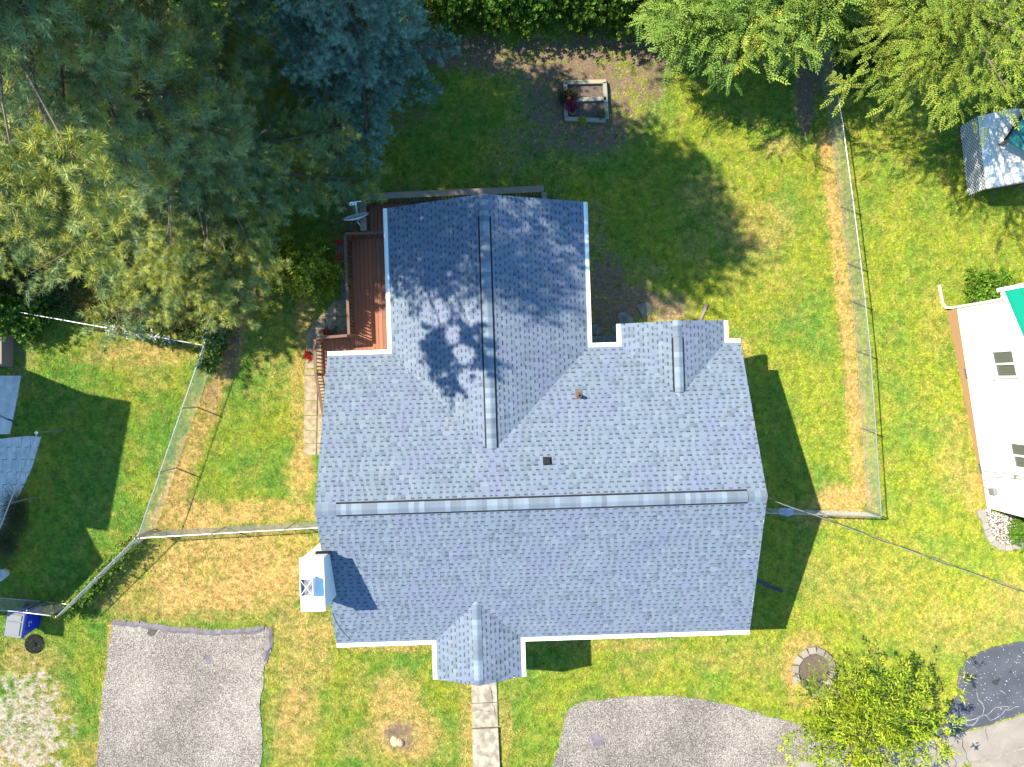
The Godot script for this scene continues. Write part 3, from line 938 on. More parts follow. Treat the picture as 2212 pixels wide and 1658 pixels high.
	for k in 9:
		var v := 6.7 + 0.12 * k
		loop.append(Vector3(-5.6 + 0.05 * k * k * 0.1 + 0.01 * k, EAVE + (7.8 - v) * LEAN + 0.02, v))
	tube(st, loop, 0.006, 5)
	done("cable", st, M.cable_dark, home)

# ---------------------------------------------------------------- deck behind and beside the house
func railing(parent: Node3D, a: Vector3, b: Vector3, high: float, wide: float, m: Material, low := 0.06) -> void:
	# top rail, bottom rail, end posts and balusters between the floor points a and b
	var up := Vector3(0, high, 0)
	var st := begin()
	beam(st, a + up, b + up, wide, 0.038)
	var rail := done("top_rail", st, m, parent)
	st = begin()
	beam(st, a + up - Vector3(0, 0.06, 0), b + up - Vector3(0, 0.06, 0), 0.04, 0.075)
	done("rail_support", st, M.baluster, rail)
	st = begin()
	beam(st, a + Vector3(0, low, 0), b + Vector3(0, low, 0), 0.04, 0.07)
	done("bottom_rail", st, M.baluster, parent)
	for p in [a, b]:
		st = begin()
		box(st, p + up * 0.5 - Vector3(0, 0.1, 0), Vector3(0.085, high, 0.085))
		done("post", st, M.rail_brown, parent)
	var n := int(a.distance_to(b) / 0.118)
	for k in range(1, n):
		var p := a.lerp(b, float(k) / n)
		st = begin()
		box(st, p + Vector3(0, high * 0.5, 0), Vector3(0.035, high - 0.06, 0.035))
		done("baluster", st, M.baluster, parent)

func plank_run(parent: Node3D, u0: float, u1: float, v0: float, v1: float, y: float, r: RandomNumberGenerator) -> void:
	var n := int(round((u1 - u0) / 0.14))
	var w := (u1 - u0) / n
	for i in n:
		var st := begin()
		st.set_color(Color(0.285, 0.105, 0.055).lerp(Color(0.2, 0.085, 0.055), r.randf()) * r.randf_range(0.85, 1.12))
		box(st, Vector3(u0 + (i + 0.5) * w, y - 0.018, (v0 + v1) * 0.5), Vector3(w - 0.007, 0.036, v1 - v0), Basis(), 1.0, 0.003)
		done("deck_board", st, M.boards, parent)

func deck() -> void:
	var t := thing("deck", "red brown wooden deck wrapping the rear wing with steps", "deck", Vector3.ZERO, TURN)
	var r := RandomNumberGenerator.new()
	r.seed = 31
	var f := 0.75
	plank_run(t, -4.69, 1.25, -6.27, -5.22, f, r)
	plank_run(t, -4.69, -3.37, -5.215, -5.1, f, r)
	plank_run(t, -5.33, -3.37, -5.095, -0.77, f, r)
	plank_run(t, -6.43, -5.335, -1.72, -0.53, f, r)
	# rim joists and feet
	for k in [[-4.69, -6.27, 1.25, -6.27], [-4.69, -6.27, -4.69, -5.12], [-5.33, -5.1, -5.33, -1.75], [-6.43, -1.72, -6.43, -0.53], [-6.43, -1.72, -5.36, -1.72], [1.25, -6.24, 1.25, -5.25]]:
		var st := begin()
		beam(st, Vector3(k[0], f - 0.15, k[1]), Vector3(k[2], f - 0.15, k[3]), 0.04, 0.2)
		done("rim_joist", st, M.rail_brown, t)
	for p in [[-4.6, -6.15], [-1.7, -6.15], [1.15, -6.15], [-5.25, -5.0], [-5.25, -3.2], [-6.35, -1.62], [-6.35, -0.62]]:
		var st := begin()
		box(st, Vector3(p[0], f * 0.5 - 0.12, p[1]), Vector3(0.1, f - 0.16, 0.1))
		done("foot_post", st, M.rail_brown, t)
	railing(t, Vector3(-4.69, f, -6.27), Vector3(1.25, f, -6.34), 1.0, 0.2, M.rail_grey)
	railing(t, Vector3(-4.69, f, -6.17), Vector3(-4.69, f, -5.16), 1.0, 0.2, M.rail_grey)
	railing(t, Vector3(1.25, f, -6.22), Vector3(1.25, f, -5.3), 1.0, 0.16, M.rail_grey)
	railing(t, Vector3(-5.33, f, -5.1), Vector3(-3.5, f, -5.1), 0.9, 0.09, M.rail_brown)
	railing(t, Vector3(-5.33, f, -5.04), Vector3(-5.31, f, -1.8), 0.9, 0.09, M.rail_brown)
	railing(t, Vector3(-5.37, f, -1.75), Vector3(-6.38, f, -1.7), 0.9, 0.09, M.rail_brown)
	railing(t, Vector3(-6.43, f, -1.66), Vector3(-6.45, f, -0.53), 0.9, 0.09, M.rail_brown)
	railing(t, Vector3(-6.45, f, -0.5), Vector3(-6.4, 0.1, 1.02), 0.85, 0.09, M.rail_brown)
	# steps down to the path
	for k in 4:
		var y := f - 0.17 * (k + 1) + 0.02
		for j in 2:
			var st := begin()
			st.set_color(Color(0.285, 0.11, 0.06) * r.randf_range(0.85, 1.1))
			box(st, Vector3(-5.92, y, -0.38 + k * 0.32 + j * 0.142), Vector3(0.98, 0.036, 0.135), Basis(), 1.0, 0.003)
			done("step", st, M.boards, t)
	var feet := PackedVector2Array()
	for c in [[-6.45, -1.72], [-5.35, -1.72], [-5.35, -5.1], [-4.7, -5.1], [-4.7, -6.3], [1.25, -6.3], [1.25, -5.2], [-3.4, -5.2], [-3.4, -0.75], [-5.3, -0.75], [-5.3, 0.9], [-6.45, 0.9]]:
		var p := t.transform * Vector3(c[0], 0, c[1])
		feet.append(Vector2(p.x, p.z))
	clear(feet)
	var dirt := begin()
	slab(dirt, feet, -0.01, 0.004)
	ground_part("soil", dirt, M.soil, "bare earth under the deck")
	# satellite dish clamped to the deck rail, looking away from the house
	var d := thing("satellite_dish", "grey satellite dish with feed arm clamped beside the deck rail", "satellite dish", gp(789, 492, 0.75), TURN)
	var st := begin()
	tube(st, [Vector3(0, 0.0, 0.12), Vector3(0, 0.85, 0.12), Vector3(0, 1.25, 0.08)], 0.025)
	done("mast", st, M.dish, d)
	var face := Basis(Vector3.UP, 0.2) * Basis(Vector3.RIGHT, -1.1)
	st = begin()
	var prof := []
	for k in 8:
		var q := k / 7.0
		prof.append(Vector2(0.33 * q, 0.1 * q * q))
	var wide := face * Basis.from_scale(Vector3(1.25, 1, 1))
	lathe(st, Vector3(0, 1.3, 0.02), prof, 28, wide)
	done("reflector", st, M.dish, d)
	st = begin()
	var rim := []
	for k in 29:
		rim.append(Vector3(0, 1.3, 0.02) + wide * Vector3(0.33 * cos(TAU * k / 28), 0.1, 0.33 * sin(TAU * k / 28)))
	tube(st, rim, 0.009, 5)
	done("rim", st, M.white_plastic, d)
	st = begin()
	var tip := Vector3(0.0, 1.52, -0.48)
	beam(st, Vector3(0.02, 1.12, 0.0), tip, 0.05, 0.03)
	done("feed_arm", st, M.dish, d)
	st = begin()
	beam(st, tip + Vector3(-0.16, 0.02, 0.02), tip + Vector3(0.2, 0.02, -0.02), 0.03, 0.03)
	var feed := done("feed_bar", st, M.white_plastic, d)
	for k in [-0.15, -0.06, 0.02]:
		st = begin()
		tube(st, [tip + Vector3(k, 0.02, 0.0), tip + Vector3(k, 0.0, 0.1)], [0.025, 0.038], 8)
		done("feed_horn", st, M.white_plastic, feed)
	# flowers: a long box hung on the rail and two pots
	flower_box("planter_box", "long planter box with red flowers at both ends hung on the deck rail", gp(733, 541, 1.45), 0.0, Vector2(0.2, 0.66), [[-0.0, -0.24, 0.1], [0.02, 0.25, 0.13]])
	flower_box("planter_box", "short planter box with one red bloom below the deck rail corner", gp(714, 718, 1.1), PI / 2, Vector2(0.19, 0.5), [[0.0, -0.15, 0.14]])
	flower_box("flower_pot", "round pot of red flowers outside the step rail", gp(666, 768, 0.95), 0.3, Vector2(0.22, 0.22), [[-0.03, 0.02, 0.13], [0.06, 0.12, 0.1], [0.0, -0.1, 0.08]])

func flower_box(called: String, label: String, at: Vector3, turn: float, size: Vector2, blooms: Array) -> void:
	var t := thing(called, label, "planter", at, turn)
	var st := begin()
	if called == "flower_pot":
		lathe(st, Vector3(0, -0.2, 0), [Vector2(0, 0), Vector2(0.09, 0), Vector2(0.13, 0.2), Vector2(0.14, 0.2), Vector2(0.115, 0.18)])
	else:
		var b := size * 0.5
		for k in [[-b.x, 0, 0.015, size.y], [b.x, 0, 0.015, size.y], [0, -b.y, size.x, 0.015], [0, b.y, size.x, 0.015]]:
			box(st, Vector3(k[0], -0.08, k[1]), Vector3(k[2], 0.16, k[3]))
		box(st, Vector3(0, -0.15, 0), Vector3(size.x - 0.02, 0.02, size.y - 0.02))
	done("box" if called != "flower_pot" else "pot", st, M.planter, t)
	st = begin()
	box(st, Vector3(0, -0.05, 0), Vector3(size.x * 0.8, 0.02, size.y * 0.88))
	done("earth", st, M.soil, t)
	if at.y > 0.5:
		st = begin()
		if called == "flower_pot":
			beam(st, Vector3(0.05, -0.1, 0), Vector3(0.3, -0.1, -0.05), 0.03, 0.03)
		else:
			for k in [-0.3, 0.3]:
				beam(st, Vector3(0, -0.12, k * size.y), Vector3(0.2, -0.12, k * size.y), 0.03, 0.02)
		done("bracket", st, M.black_metal, t)
	var spots := []
	var tints := PackedColorArray()
	for k in 70:
		var p := Vector3(rng.randf_range(-0.5, 0.5) * size.x, 0.02 + rng.randf() * 0.08, rng.randf_range(-0.5, 0.5) * size.y)
		spots.append(Transform3D(towards(Vector3(rng.randfn() * 0.5, 1, rng.randfn() * 0.5), rng.randf() * 6.0).scaled(Vector3.ONE * rng.randf_range(0.5, 0.9)), p))
		tints.append(Color(0.04, 0.085, 0.015) * rng.randf_range(0.6, 1.4))
	many("leaves", leaf_mesh(0.09, 0.06), M.leaves, spots, tints, t)
	for b in blooms:
		spots = []
		tints = PackedColorArray()
		for k in 60:
			var p: Vector3 = Vector3(b[0], 0.1, b[1]) + anywhere() * b[2] * pow(rng.randf(), 0.4) * Vector3(1, 0.6, 1)
			spots.append(Transform3D(towards(anywhere() + Vector3.UP, rng.randf() * 6.0).scaled(Vector3.ONE * rng.randf_range(0.5, 0.9)), p))
			tints.append(Color(0.62, 0.008, 0.012) * rng.randf_range(0.6, 1.2))
		many("bloom", leaf_mesh(0.06, 0.06), M.petals, spots, tints, t)

# ---------------------------------------------------------------- chain-link fences
func wires(st: SurfaceTool, a: Vector3, b: Vector3, high: float) -> void:
	var length := a.distance_to(b)
	var d := (b - a) / length
	var side := Vector3(-d.z, 0, d.x)
	const GAP := 0.08
	for dir in [-1.0, 1.0]:
		var x := -high
		while x < length + high:
			var p := Vector2(x, 0.0)
			var q := Vector2(x + dir * high, high)
			x += GAP
			var lo := 0.0
			var hi := 1.0
			for lim in [0.0, length]:
				var f: float = (lim - p.x) / (q.x - p.x)
				if (q.x > p.x) == (lim == 0.0): lo = maxf(lo, f)
				else: hi = minf(hi, f)
			if hi - lo < 0.02: continue
			var s := p.lerp(q, lo)
			var e := p.lerp(q, hi)
			var u: Vector3 = a + d * s.x + Vector3(0, s.y, 0) + side * 0.0022 * dir
			var v: Vector3 = a + d * e.x + Vector3(0, e.y, 0) + side * 0.0022 * dir
			var along := (v - u).normalized()
			var c := along.cross(side).normalized()
			var w := 0.0021
			quad(st, u - side * w, v - side * w, v + c * w, u + c * w)
			quad(st, u + c * w, v + c * w, v + side * w, u + side * w)
			quad(st, u + side * w, v + side * w, v - side * w, u - side * w)

func chain_link(called: String, label: String, base: Array, high: float, spacing := 2.7, group := "") -> Node3D:
	# base: points of the foot of the fence in metres
	var t := thing(called, label, "fence" if called != "gate" else "gate", base[0], 0.0, group)
	var o: Vector3 = base[0]
	var st := begin()
	for i in base.size() - 1:
		wires(st, base[i] - o + Vector3(0, 0.03, 0), base[i + 1] - o + Vector3(0, 0.03, 0), high - 0.05)
	done("wire_mesh", st, M.wire, t)
	var rail := []
	for p in base:
		rail.append(p - o + Vector3(0, high, 0))
	st = begin()
	tube(st, rail, 0.018, 7)
	done("top_rail", st, M.galvanised, t)
	st = begin()
	var low := []
	for p in base:
		low.append(p - o + Vector3(0, 0.06, 0))
	tube(st, low, 0.004, 4)
	done("tension_wire", st, M.wire, t)
	for i in base.size() - 1:
		var n := maxi(1, int(round(base[i].distance_to(base[i + 1]) / spacing)))
		for k in n + (1 if i == base.size() - 2 else 0):
			var p: Vector3 = base[i].lerp(base[i + 1], float(k) / n) - o
			st = begin()
			tube(st, [p, p + Vector3(0, high + 0.02, 0)], 0.024, 7)
			var post := done("post", st, M.galvanised, t)
			st = begin()
			lathe(st, p + Vector3(0, high + 0.02, 0), [Vector2(0.034, -0.03), Vector2(0.034, 0.01), Vector2(0.02, 0.035), Vector2(0, 0.042)], 8)
			done("post_cap", st, M.galvanised, post)
	return t

func foot(x: float, y: float, h: float) -> Vector3:
	# the foot below a rail seen at that pixel at height h
	var p := gp(x, y, h)
	return Vector3(p.x, 0, p.z)

func fences() -> void:
	chain_link("chain_link_fence", "long chain link fence along the bare strip between the back yards", [foot(1776, -60, 0.96), foot(1789, 45, 0.96), foot(1797, 130, 0.96), foot(1821, 268, 0.96), foot(1843, 432, 0.96), foot(1859, 560, 0.96), foot(1869, 645, 0.96), foot(1880, 756, 0.96), foot(1892, 930, 0.96), foot(1904, 1114, 0.96)], 0.96)
	var e := hw(6.85, 0, 4.55)
	chain_link("chain_link_fence", "short chain link fence from the right gable to the fence corner", [Vector3(e.x, 0, e.z), foot(1900, 1117, 0.96)], 0.96, 2.0)
	chain_link("chain_link_fence", "chain link fence overgrown at its upper end beside the pines", [foot(478, 610, 1.15), foot(440, 745, 1.15), foot(298, 1158, 1.15)], 1.15, 2.6)
	chain_link("chain_link_fence", "slanting chain link fence running down to the wire gates", [foot(292, 1164, 1.15), foot(122, 1333, 1.15)], 1.15, 2.0)
	e = hw(-5.35, 0, 4.6)
	chain_link("chain_link_fence", "chain link fence crossing the dry grass to the chimney end", [foot(300, 1163, 1.15), Vector3(e.x, 0, e.z)], 1.15, 2.3)
	chain_link("chain_link_fence", "chain link fence hung with white flowers behind the left lawn", [foot(-140, 640, 1.15), foot(-10, 666, 1.15), foot(135, 692, 1.15), foot(436, 746, 1.15)], 1.15, 2.6)
	for g in [[Vector3(-16.35, 0, 7.66), Vector3(-15.45, 0, 7.77), "narrow wire gate leaf beside the slanting fence"], [Vector3(-18.2, 0, 7.5), Vector3(-16.5, 0, 7.64), "wide wire gate leaf behind the blue bin"]]:
		var t := thing("gate", g[2], "gate", g[0])
		var a := Vector3(0, 0.08, 0)
		var b: Vector3 = g[1] - g[0] + a
		var st := begin()
		wires(st, a, b, 1.12)
		done("wire_mesh", st, M.wire, t)
		st = begin()
		tube(st, [a, a + Vector3(0, 1.15, 0), b + Vector3(0, 1.15, 0), b, a], 0.019, 6)
		done("frame", st, M.galvanised, t)
		for k in [0.3, 0.95]:
			st = begin()
			lathe(st, a + Vector3(0, k, 0), [Vector2(0, -0.04), Vector2(0.034, -0.04), Vector2(0.034, 0.04), Vector2(0, 0.04)], 8)
			done("hinge", st, M.galvanised, t)
	# blue plastic sheet caught at the foot of the short fence
	var sheet := begin()
	var c := gp(1697, 1106)
	var grid := []
	for j in 6:
		for i in 7:
			grid.append(c + Vector3((i - 3) * 0.085, 0.05 + 0.3 * exp(-pow(i - 2.6, 2) * 0.3) * (1.0 - j * 0.14) + rng.randf() * 0.05, 0.1 - j * 0.05))
	for j in 5:
		for i in 6:
			quad(sheet, grid[j * 7 + i], grid[j * 7 + i + 1], grid[j * 7 + i + 8], grid[j * 7 + i + 7])
	tag(done("plastic_sheet", sheet, M.pole_blue), "crumpled pale blue plastic sheet at the foot of the short fence", "plastic sheet")

# ---------------------------------------------------------------- plants
func leaf_mesh(long: float, wide: float) -> ArrayMesh:
	# one pointed leaf folded along its midrib
	var st := SurfaceTool.new()
	st.begin(Mesh.PRIMITIVE_TRIANGLES)
	st.set_smooth_group(-1)
	var pts := [Vector3.ZERO, Vector3(wide * 0.5, long * 0.4, wide * 0.12), Vector3(0, long, 0), Vector3(-wide * 0.5, long * 0.4, wide * 0.12)]
	for t in [[0, 1, 2], [0, 2, 3]]:
		for i in t:
			st.set_color(Color.WHITE)
			st.add_vertex(pts[i])
	st.generate_normals()
	return st.commit()

func add_leaf(st: SurfaceTool, at: Vector3, d: Vector3, up: Vector3, long: float, wide: float, c: Color) -> void:
	var side := d.cross(up).normalized() * wide * 0.5
	var mid := at + d * long * 0.42
	for t in [[at, mid + side - up * wide * 0.08, at + d * long], [at, at + d * long, mid - side - up * wide * 0.08]]:
		for p in t:
			st.set_color(c)
			st.add_vertex(p)

func needle_tuft(seed_: int, long: float, count: int, thick := 0.0035) -> ArrayMesh:
	# a bundle of needles fanning out from a twig's tip along y
	var r := RandomNumberGenerator.new()
	r.seed = seed_
	var st := SurfaceTool.new()
	st.begin(Mesh.PRIMITIVE_TRIANGLES)
	st.set_smooth_group(-1)
	for i in count:
		var a := r.randf() * TAU
		var up := r.randf_range(-0.15, 1.0)
		var flat := sqrt(maxf(0.05, 1.0 - up * up))
		var d := Vector3(cos(a) * flat, up, sin(a) * flat)
		var at := Vector3(0, r.randf_range(-0.06, 0.03), 0)
		var side := d.cross(Vector3(0.2, 0.9, 0.4)).normalized() * thick
		var tip := at + d * long * r.randf_range(0.75, 1.15)
		for p in [at - side, at + side, tip]:
			st.set_color(Color.WHITE * r.randf_range(0.75, 1.1))
			st.add_vertex(p)
	st.generate_normals()
	return st.commit()

func spray(seed_: int, long: float, pairs: int, leaf_long: float, leaf_wide: float, droop := 0.25) -> ArrayMesh:
	# a feathered leaf: pairs of leaflets along a stalk that starts at the origin and runs along y
	var r := RandomNumberGenerator.new()
	r.seed = seed_
	var st := SurfaceTool.new()
	st.begin(Mesh.PRIMITIVE_TRIANGLES)
	st.set_smooth_group(-1)
	for i in pairs:
		var f := (i + 0.6) / pairs
		var at := Vector3(0, long * f, -droop * long * f * f)
		for k in [-1.0, 1.0]:
			var d := Vector3(k * 0.9, 0.55 + r.randf_range(-0.15, 0.15), -0.12 + r.randf_range(-0.2, 0.1)).normalized()
			add_leaf(st, at, d, Vector3(r.randfn() * 0.15, r.randfn() * 0.1, 1).normalized(), leaf_long * (1.0 - 0.4 * absf(f - 0.45)) * r.randf_range(0.8, 1.15), leaf_wide, Color.WHITE * r.randf_range(0.8, 1.12))
	add_leaf(st, Vector3(0, long, -droop * long), Vector3(0, 1, -0.3).normalized(), Vector3(0, 0, 1), leaf_long, leaf_wide, Color.WHITE)
	st.generate_normals()
	return st.commit()

func leafy_twig(seed_: int, long: float, count: int, leaf_long: float, leaf_wide: float, thick := true) -> ArrayMesh:
	# leaves set round a short twig
	var r := RandomNumberGenerator.new()
	r.seed = seed_
	var st := SurfaceTool.new()
	st.begin(Mesh.PRIMITIVE_TRIANGLES)
	st.set_smooth_group(-1)
	for i in count:
		var at := Vector3(r.randfn() * 0.02, long * i / count, r.randfn() * 0.02)
		var a := i * 2.4 + r.randf()
		var d := Vector3(cos(a), 0.7, sin(a)).normalized()
		add_leaf(st, at, d, Vector3(-cos(a) * 0.6, 0.8, -sin(a) * 0.6).normalized(), leaf_long * r.randf_range(0.7, 1.2), leaf_wide, Color.WHITE * r.randf_range(0.75, 1.15))
	if thick:
		add_leaf(st, Vector3.ZERO, Vector3.UP, Vector3(0, 0, 1), long, 0.012, Color(0.6, 0.4, 0.3))
	st.generate_normals()
	return st.commit()

func pine(label: String, at: Vector3, high: float, low: float, reach: float, seed_: int, tuft: Mesh, tint: Color, tint2: Color, dense := 1.0, group := "", extra := [], waist := 0.66) -> void:
	# a trunk with whorls of boughs, side twigs on every bough and a tuft of needles every hand's breadth
	var r := RandomNumberGenerator.new()
	r.seed = seed_
	var t := thing("pine_tree" if tint.b < 0.06 else "blue_conifer", label, "tree", at, 0.0, group)
	var st := begin()
	var stem := []
	var rad := []
	for k in 9:
		var f := k / 8.0
		stem.append(Vector3(sin(f * 3.0 + seed_) * 0.12, high * f, cos(f * 2.6 + seed_) * 0.12))
		rad.append(lerpf(0.24, 0.015, f))
	tube(st, stem, rad, 9)
	done("trunk", st, M.bark, t)
	st = begin()
	var spots := []
	var tints := PackedColorArray()
	var y := low
	while y < high - 0.3:
		var f := (y - low) / (high - low)
		var boughs := r.randi_range(5, 7) if f < 0.85 else 4
		var off := r.randf() * TAU
		for b in boughs:
			var a := off + TAU * b / boughs + r.randfn() * 0.2
			var long := reach * pow(1.0 - f, 0.45) * lerpf(1.36, waist, smoothstep(0.0, 0.12, f)) * r.randf_range(0.62, 1.15) + 0.3
			var out := Vector3(cos(a), 0, sin(a))
			if f < 0.2 and out.x > 0.25: long *= 0.8
			var rise := lerpf(-0.06, 0.5, f) + r.randfn() * 0.08
			var from := Vector3(0, y + r.randf_range(-0.2, 0.2), 0)
			var pts := []
			var radii := []
			var side := Vector3(-out.z, 0, out.x)
			var bend := r.randfn() * 0.12
			for k in 6:
				var q := k / 5.0
				pts.append(from + out * long * q + Vector3(0, rise * long * q + 0.1 * long * q * q * q - 0.12 * long * q * (1 - q), 0) + side * bend * long * q * q)
				radii.append(lerpf(0.02 + 0.012 * long, 0.006, q))
			tube(st, pts, radii, 5)
			var n := int(long / 0.24)
			for k in range(1, n + 1):
				var q := float(k) / n
				if q < 0.22: continue
				var g := q * 5.0
				var base: Vector3 = pts[int(minf(g, 4.0))].lerp(pts[int(minf(g, 4.0)) + 1], g - int(minf(g, 4.0)))
				for sd in [-1.0, 1.0]:
					var tl := long * (0.34 * (1.0 - q) + 0.1) * r.randf_range(0.6, 1.25) + 0.12
					var td: Vector3 = (out * 0.75 + side * sd * r.randf_range(0.6, 1.1) + Vector3(0, r.randf_range(-0.05, 0.3), 0)).normalized()
					if r.randf() < 0.45:
						tube(st, [base, base + td * tl], [0.008, 0.003], 3)
					var m := maxi(1, int(tl / 0.1 * dense))
					var shade := r.randf()
					for i in m:
						var w := (i + r.randf_range(0.6, 1.0)) / m
						if w < 0.2: continue
						var p := base + td * tl * w + Vector3(r.randfn(), r.randfn() * 0.7, r.randfn()) * 0.045
						var sc := r.randf_range(0.9, 1.4)
						spots.append(Transform3D(towards(td * 0.9 + Vector3(0, 0.55, 0) + anywhere() * 0.25, r.randf() * TAU).scaled(Vector3.ONE * sc), p))
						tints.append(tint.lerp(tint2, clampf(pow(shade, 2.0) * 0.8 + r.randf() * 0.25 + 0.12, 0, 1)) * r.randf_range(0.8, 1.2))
		y += lerpf(0.52, 0.38, f) * r.randf_range(0.85, 1.15)
	for e in extra:
		# a single long bough, bare at first, with its needles near the end
		var from: Vector3 = Vector3(0, e[0], 0)
		var to: Vector3 = e[1]
		var mid: Vector3 = from.lerp(to, 0.55) + Vector3(0.15, 0.35, 0)
		tube(st, [from, mid, to], [0.04, 0.022, 0.008], 6)
		for k in 38:
			var q := r.randf_range(0.0, 1.0)
			var base := mid.lerp(to, 0.3 + 0.7 * q)
			var td := ((to - mid).normalized() * 0.7 + Vector3(r.randfn(), r.randfn() * 0.3, r.randfn()) * 0.8).normalized()
			var tl := r.randf_range(0.35, 0.95)
			tube(st, [base, base + td * tl], [0.01, 0.003], 3)
			for i in 9:
				var p := base + td * tl * r.randf_range(0.3, 1.0) + anywhere() * 0.06
				spots.append(Transform3D(towards(td + Vector3(0, 0.6, 0) + anywhere() * 0.3, r.randf() * TAU).scaled(Vector3.ONE * r.randf_range(0.8, 1.2)), p))
				tints.append(tint.lerp(tint2, clampf(pow(r.randf(), 0.6) + 0.2, 0, 1)) * r.randf_range(0.85, 1.25))  # long boughs take more of the yellow, painted as sunlit
	done("branches", st, M.bark, t)
	many("crown", tuft, M.needles, spots, tints, t)
	print(label.left(24), " tufts ", spots.size())

func broadleaf(called: String, label: String, at: Vector3, crown: Vector3, size: Vector3, clumps: int, per: int, clump_r: float, leaf: Mesh, tint: Color, tint2: Color, seed_: int, trunk := 0.1, group := "", hang := 0.3, category := "tree", m: Material = null, odd := Color.BLACK, odd_share := 0.0) -> Node3D:
	# trunk, limbs out to the clumps, and clumps of leaves spread through the crown
	var r := RandomNumberGenerator.new()
	r.seed = seed_
	var t := thing(called, label, category, at, 0.0, group)
	var st := begin()
	var fork := Vector3(crown.x * 0.3, maxf(0.3, crown.y - size.y * 0.75), crown.z * 0.3)
	tube(st, [Vector3.ZERO, fork * 0.5 + Vector3(0.03, 0, 0.02), fork], [trunk, trunk * 0.8, trunk * 0.65], 8)
	done("trunk" if category == "tree" else "stem", st, M.bark, t)
	st = begin()
	var spots := []
	var tints := PackedColorArray()
	for c in clumps:
		var d := anywhere()
		var k := pow(r.randf(), 0.45)
		d = Vector3(r.randfn(), r.randfn(), r.randfn()).normalized()
		var wob := 0.72 + 0.5 * noise_a.get_noise_3d(d.x * 3.0 + seed_, d.y * 3.0, d.z * 3.0) + r.randf() * 0.3
		var p := crown + d * size * k * wob
		if p.y < 0.15: p.y = 0.15 + r.randf() * 0.2
		if c % 3 == 0 or clumps < 40:
			var mid := fork.lerp(p, 0.5) + Vector3(0, 0.12 * size.y, 0)
			tube(st, [fork, mid, p], [trunk * 0.4, trunk * 0.22, trunk * 0.08], 5)
		var shade := r.randf()
		var turned := r.randf() < odd_share
		for i in per:
			var q := p + Vector3(r.randfn(), r.randfn() * 0.75, r.randfn()) * clump_r * 0.55
			if q.y < 0.04: q.y = 0.04 + r.randf() * 0.1
			var o := (q - crown) / size
			var dir := (o.normalized() * 0.6 + Vector3(r.randfn() * 0.5, 0.25 - hang * 1.2, r.randfn() * 0.5)).normalized()
			# the leaf's broad side turns to the sky
			var y := dir
			var x := y.cross(Vector3.UP + anywhere() * 0.35).normalized()
			var z := x.cross(y).normalized()
			if z.y < 0:
				z = -z
				x = -x
			var s := r.randf_range(0.7, 1.25)
			spots.append(Transform3D(Basis(x, y, z).scaled(Vector3.ONE * s), q))
			tints.append((odd if turned else tint.lerp(tint2, clampf(shade * 0.8 + r.randf() * 0.35, 0, 1))) * r.randf_range(0.75, 1.25))
	done("limbs" if category == "tree" else "stems", st, M.bark, t)
	many("crown" if category == "tree" else "foliage", leaf, m if m else M.leaves, spots, tints, t)
	return t

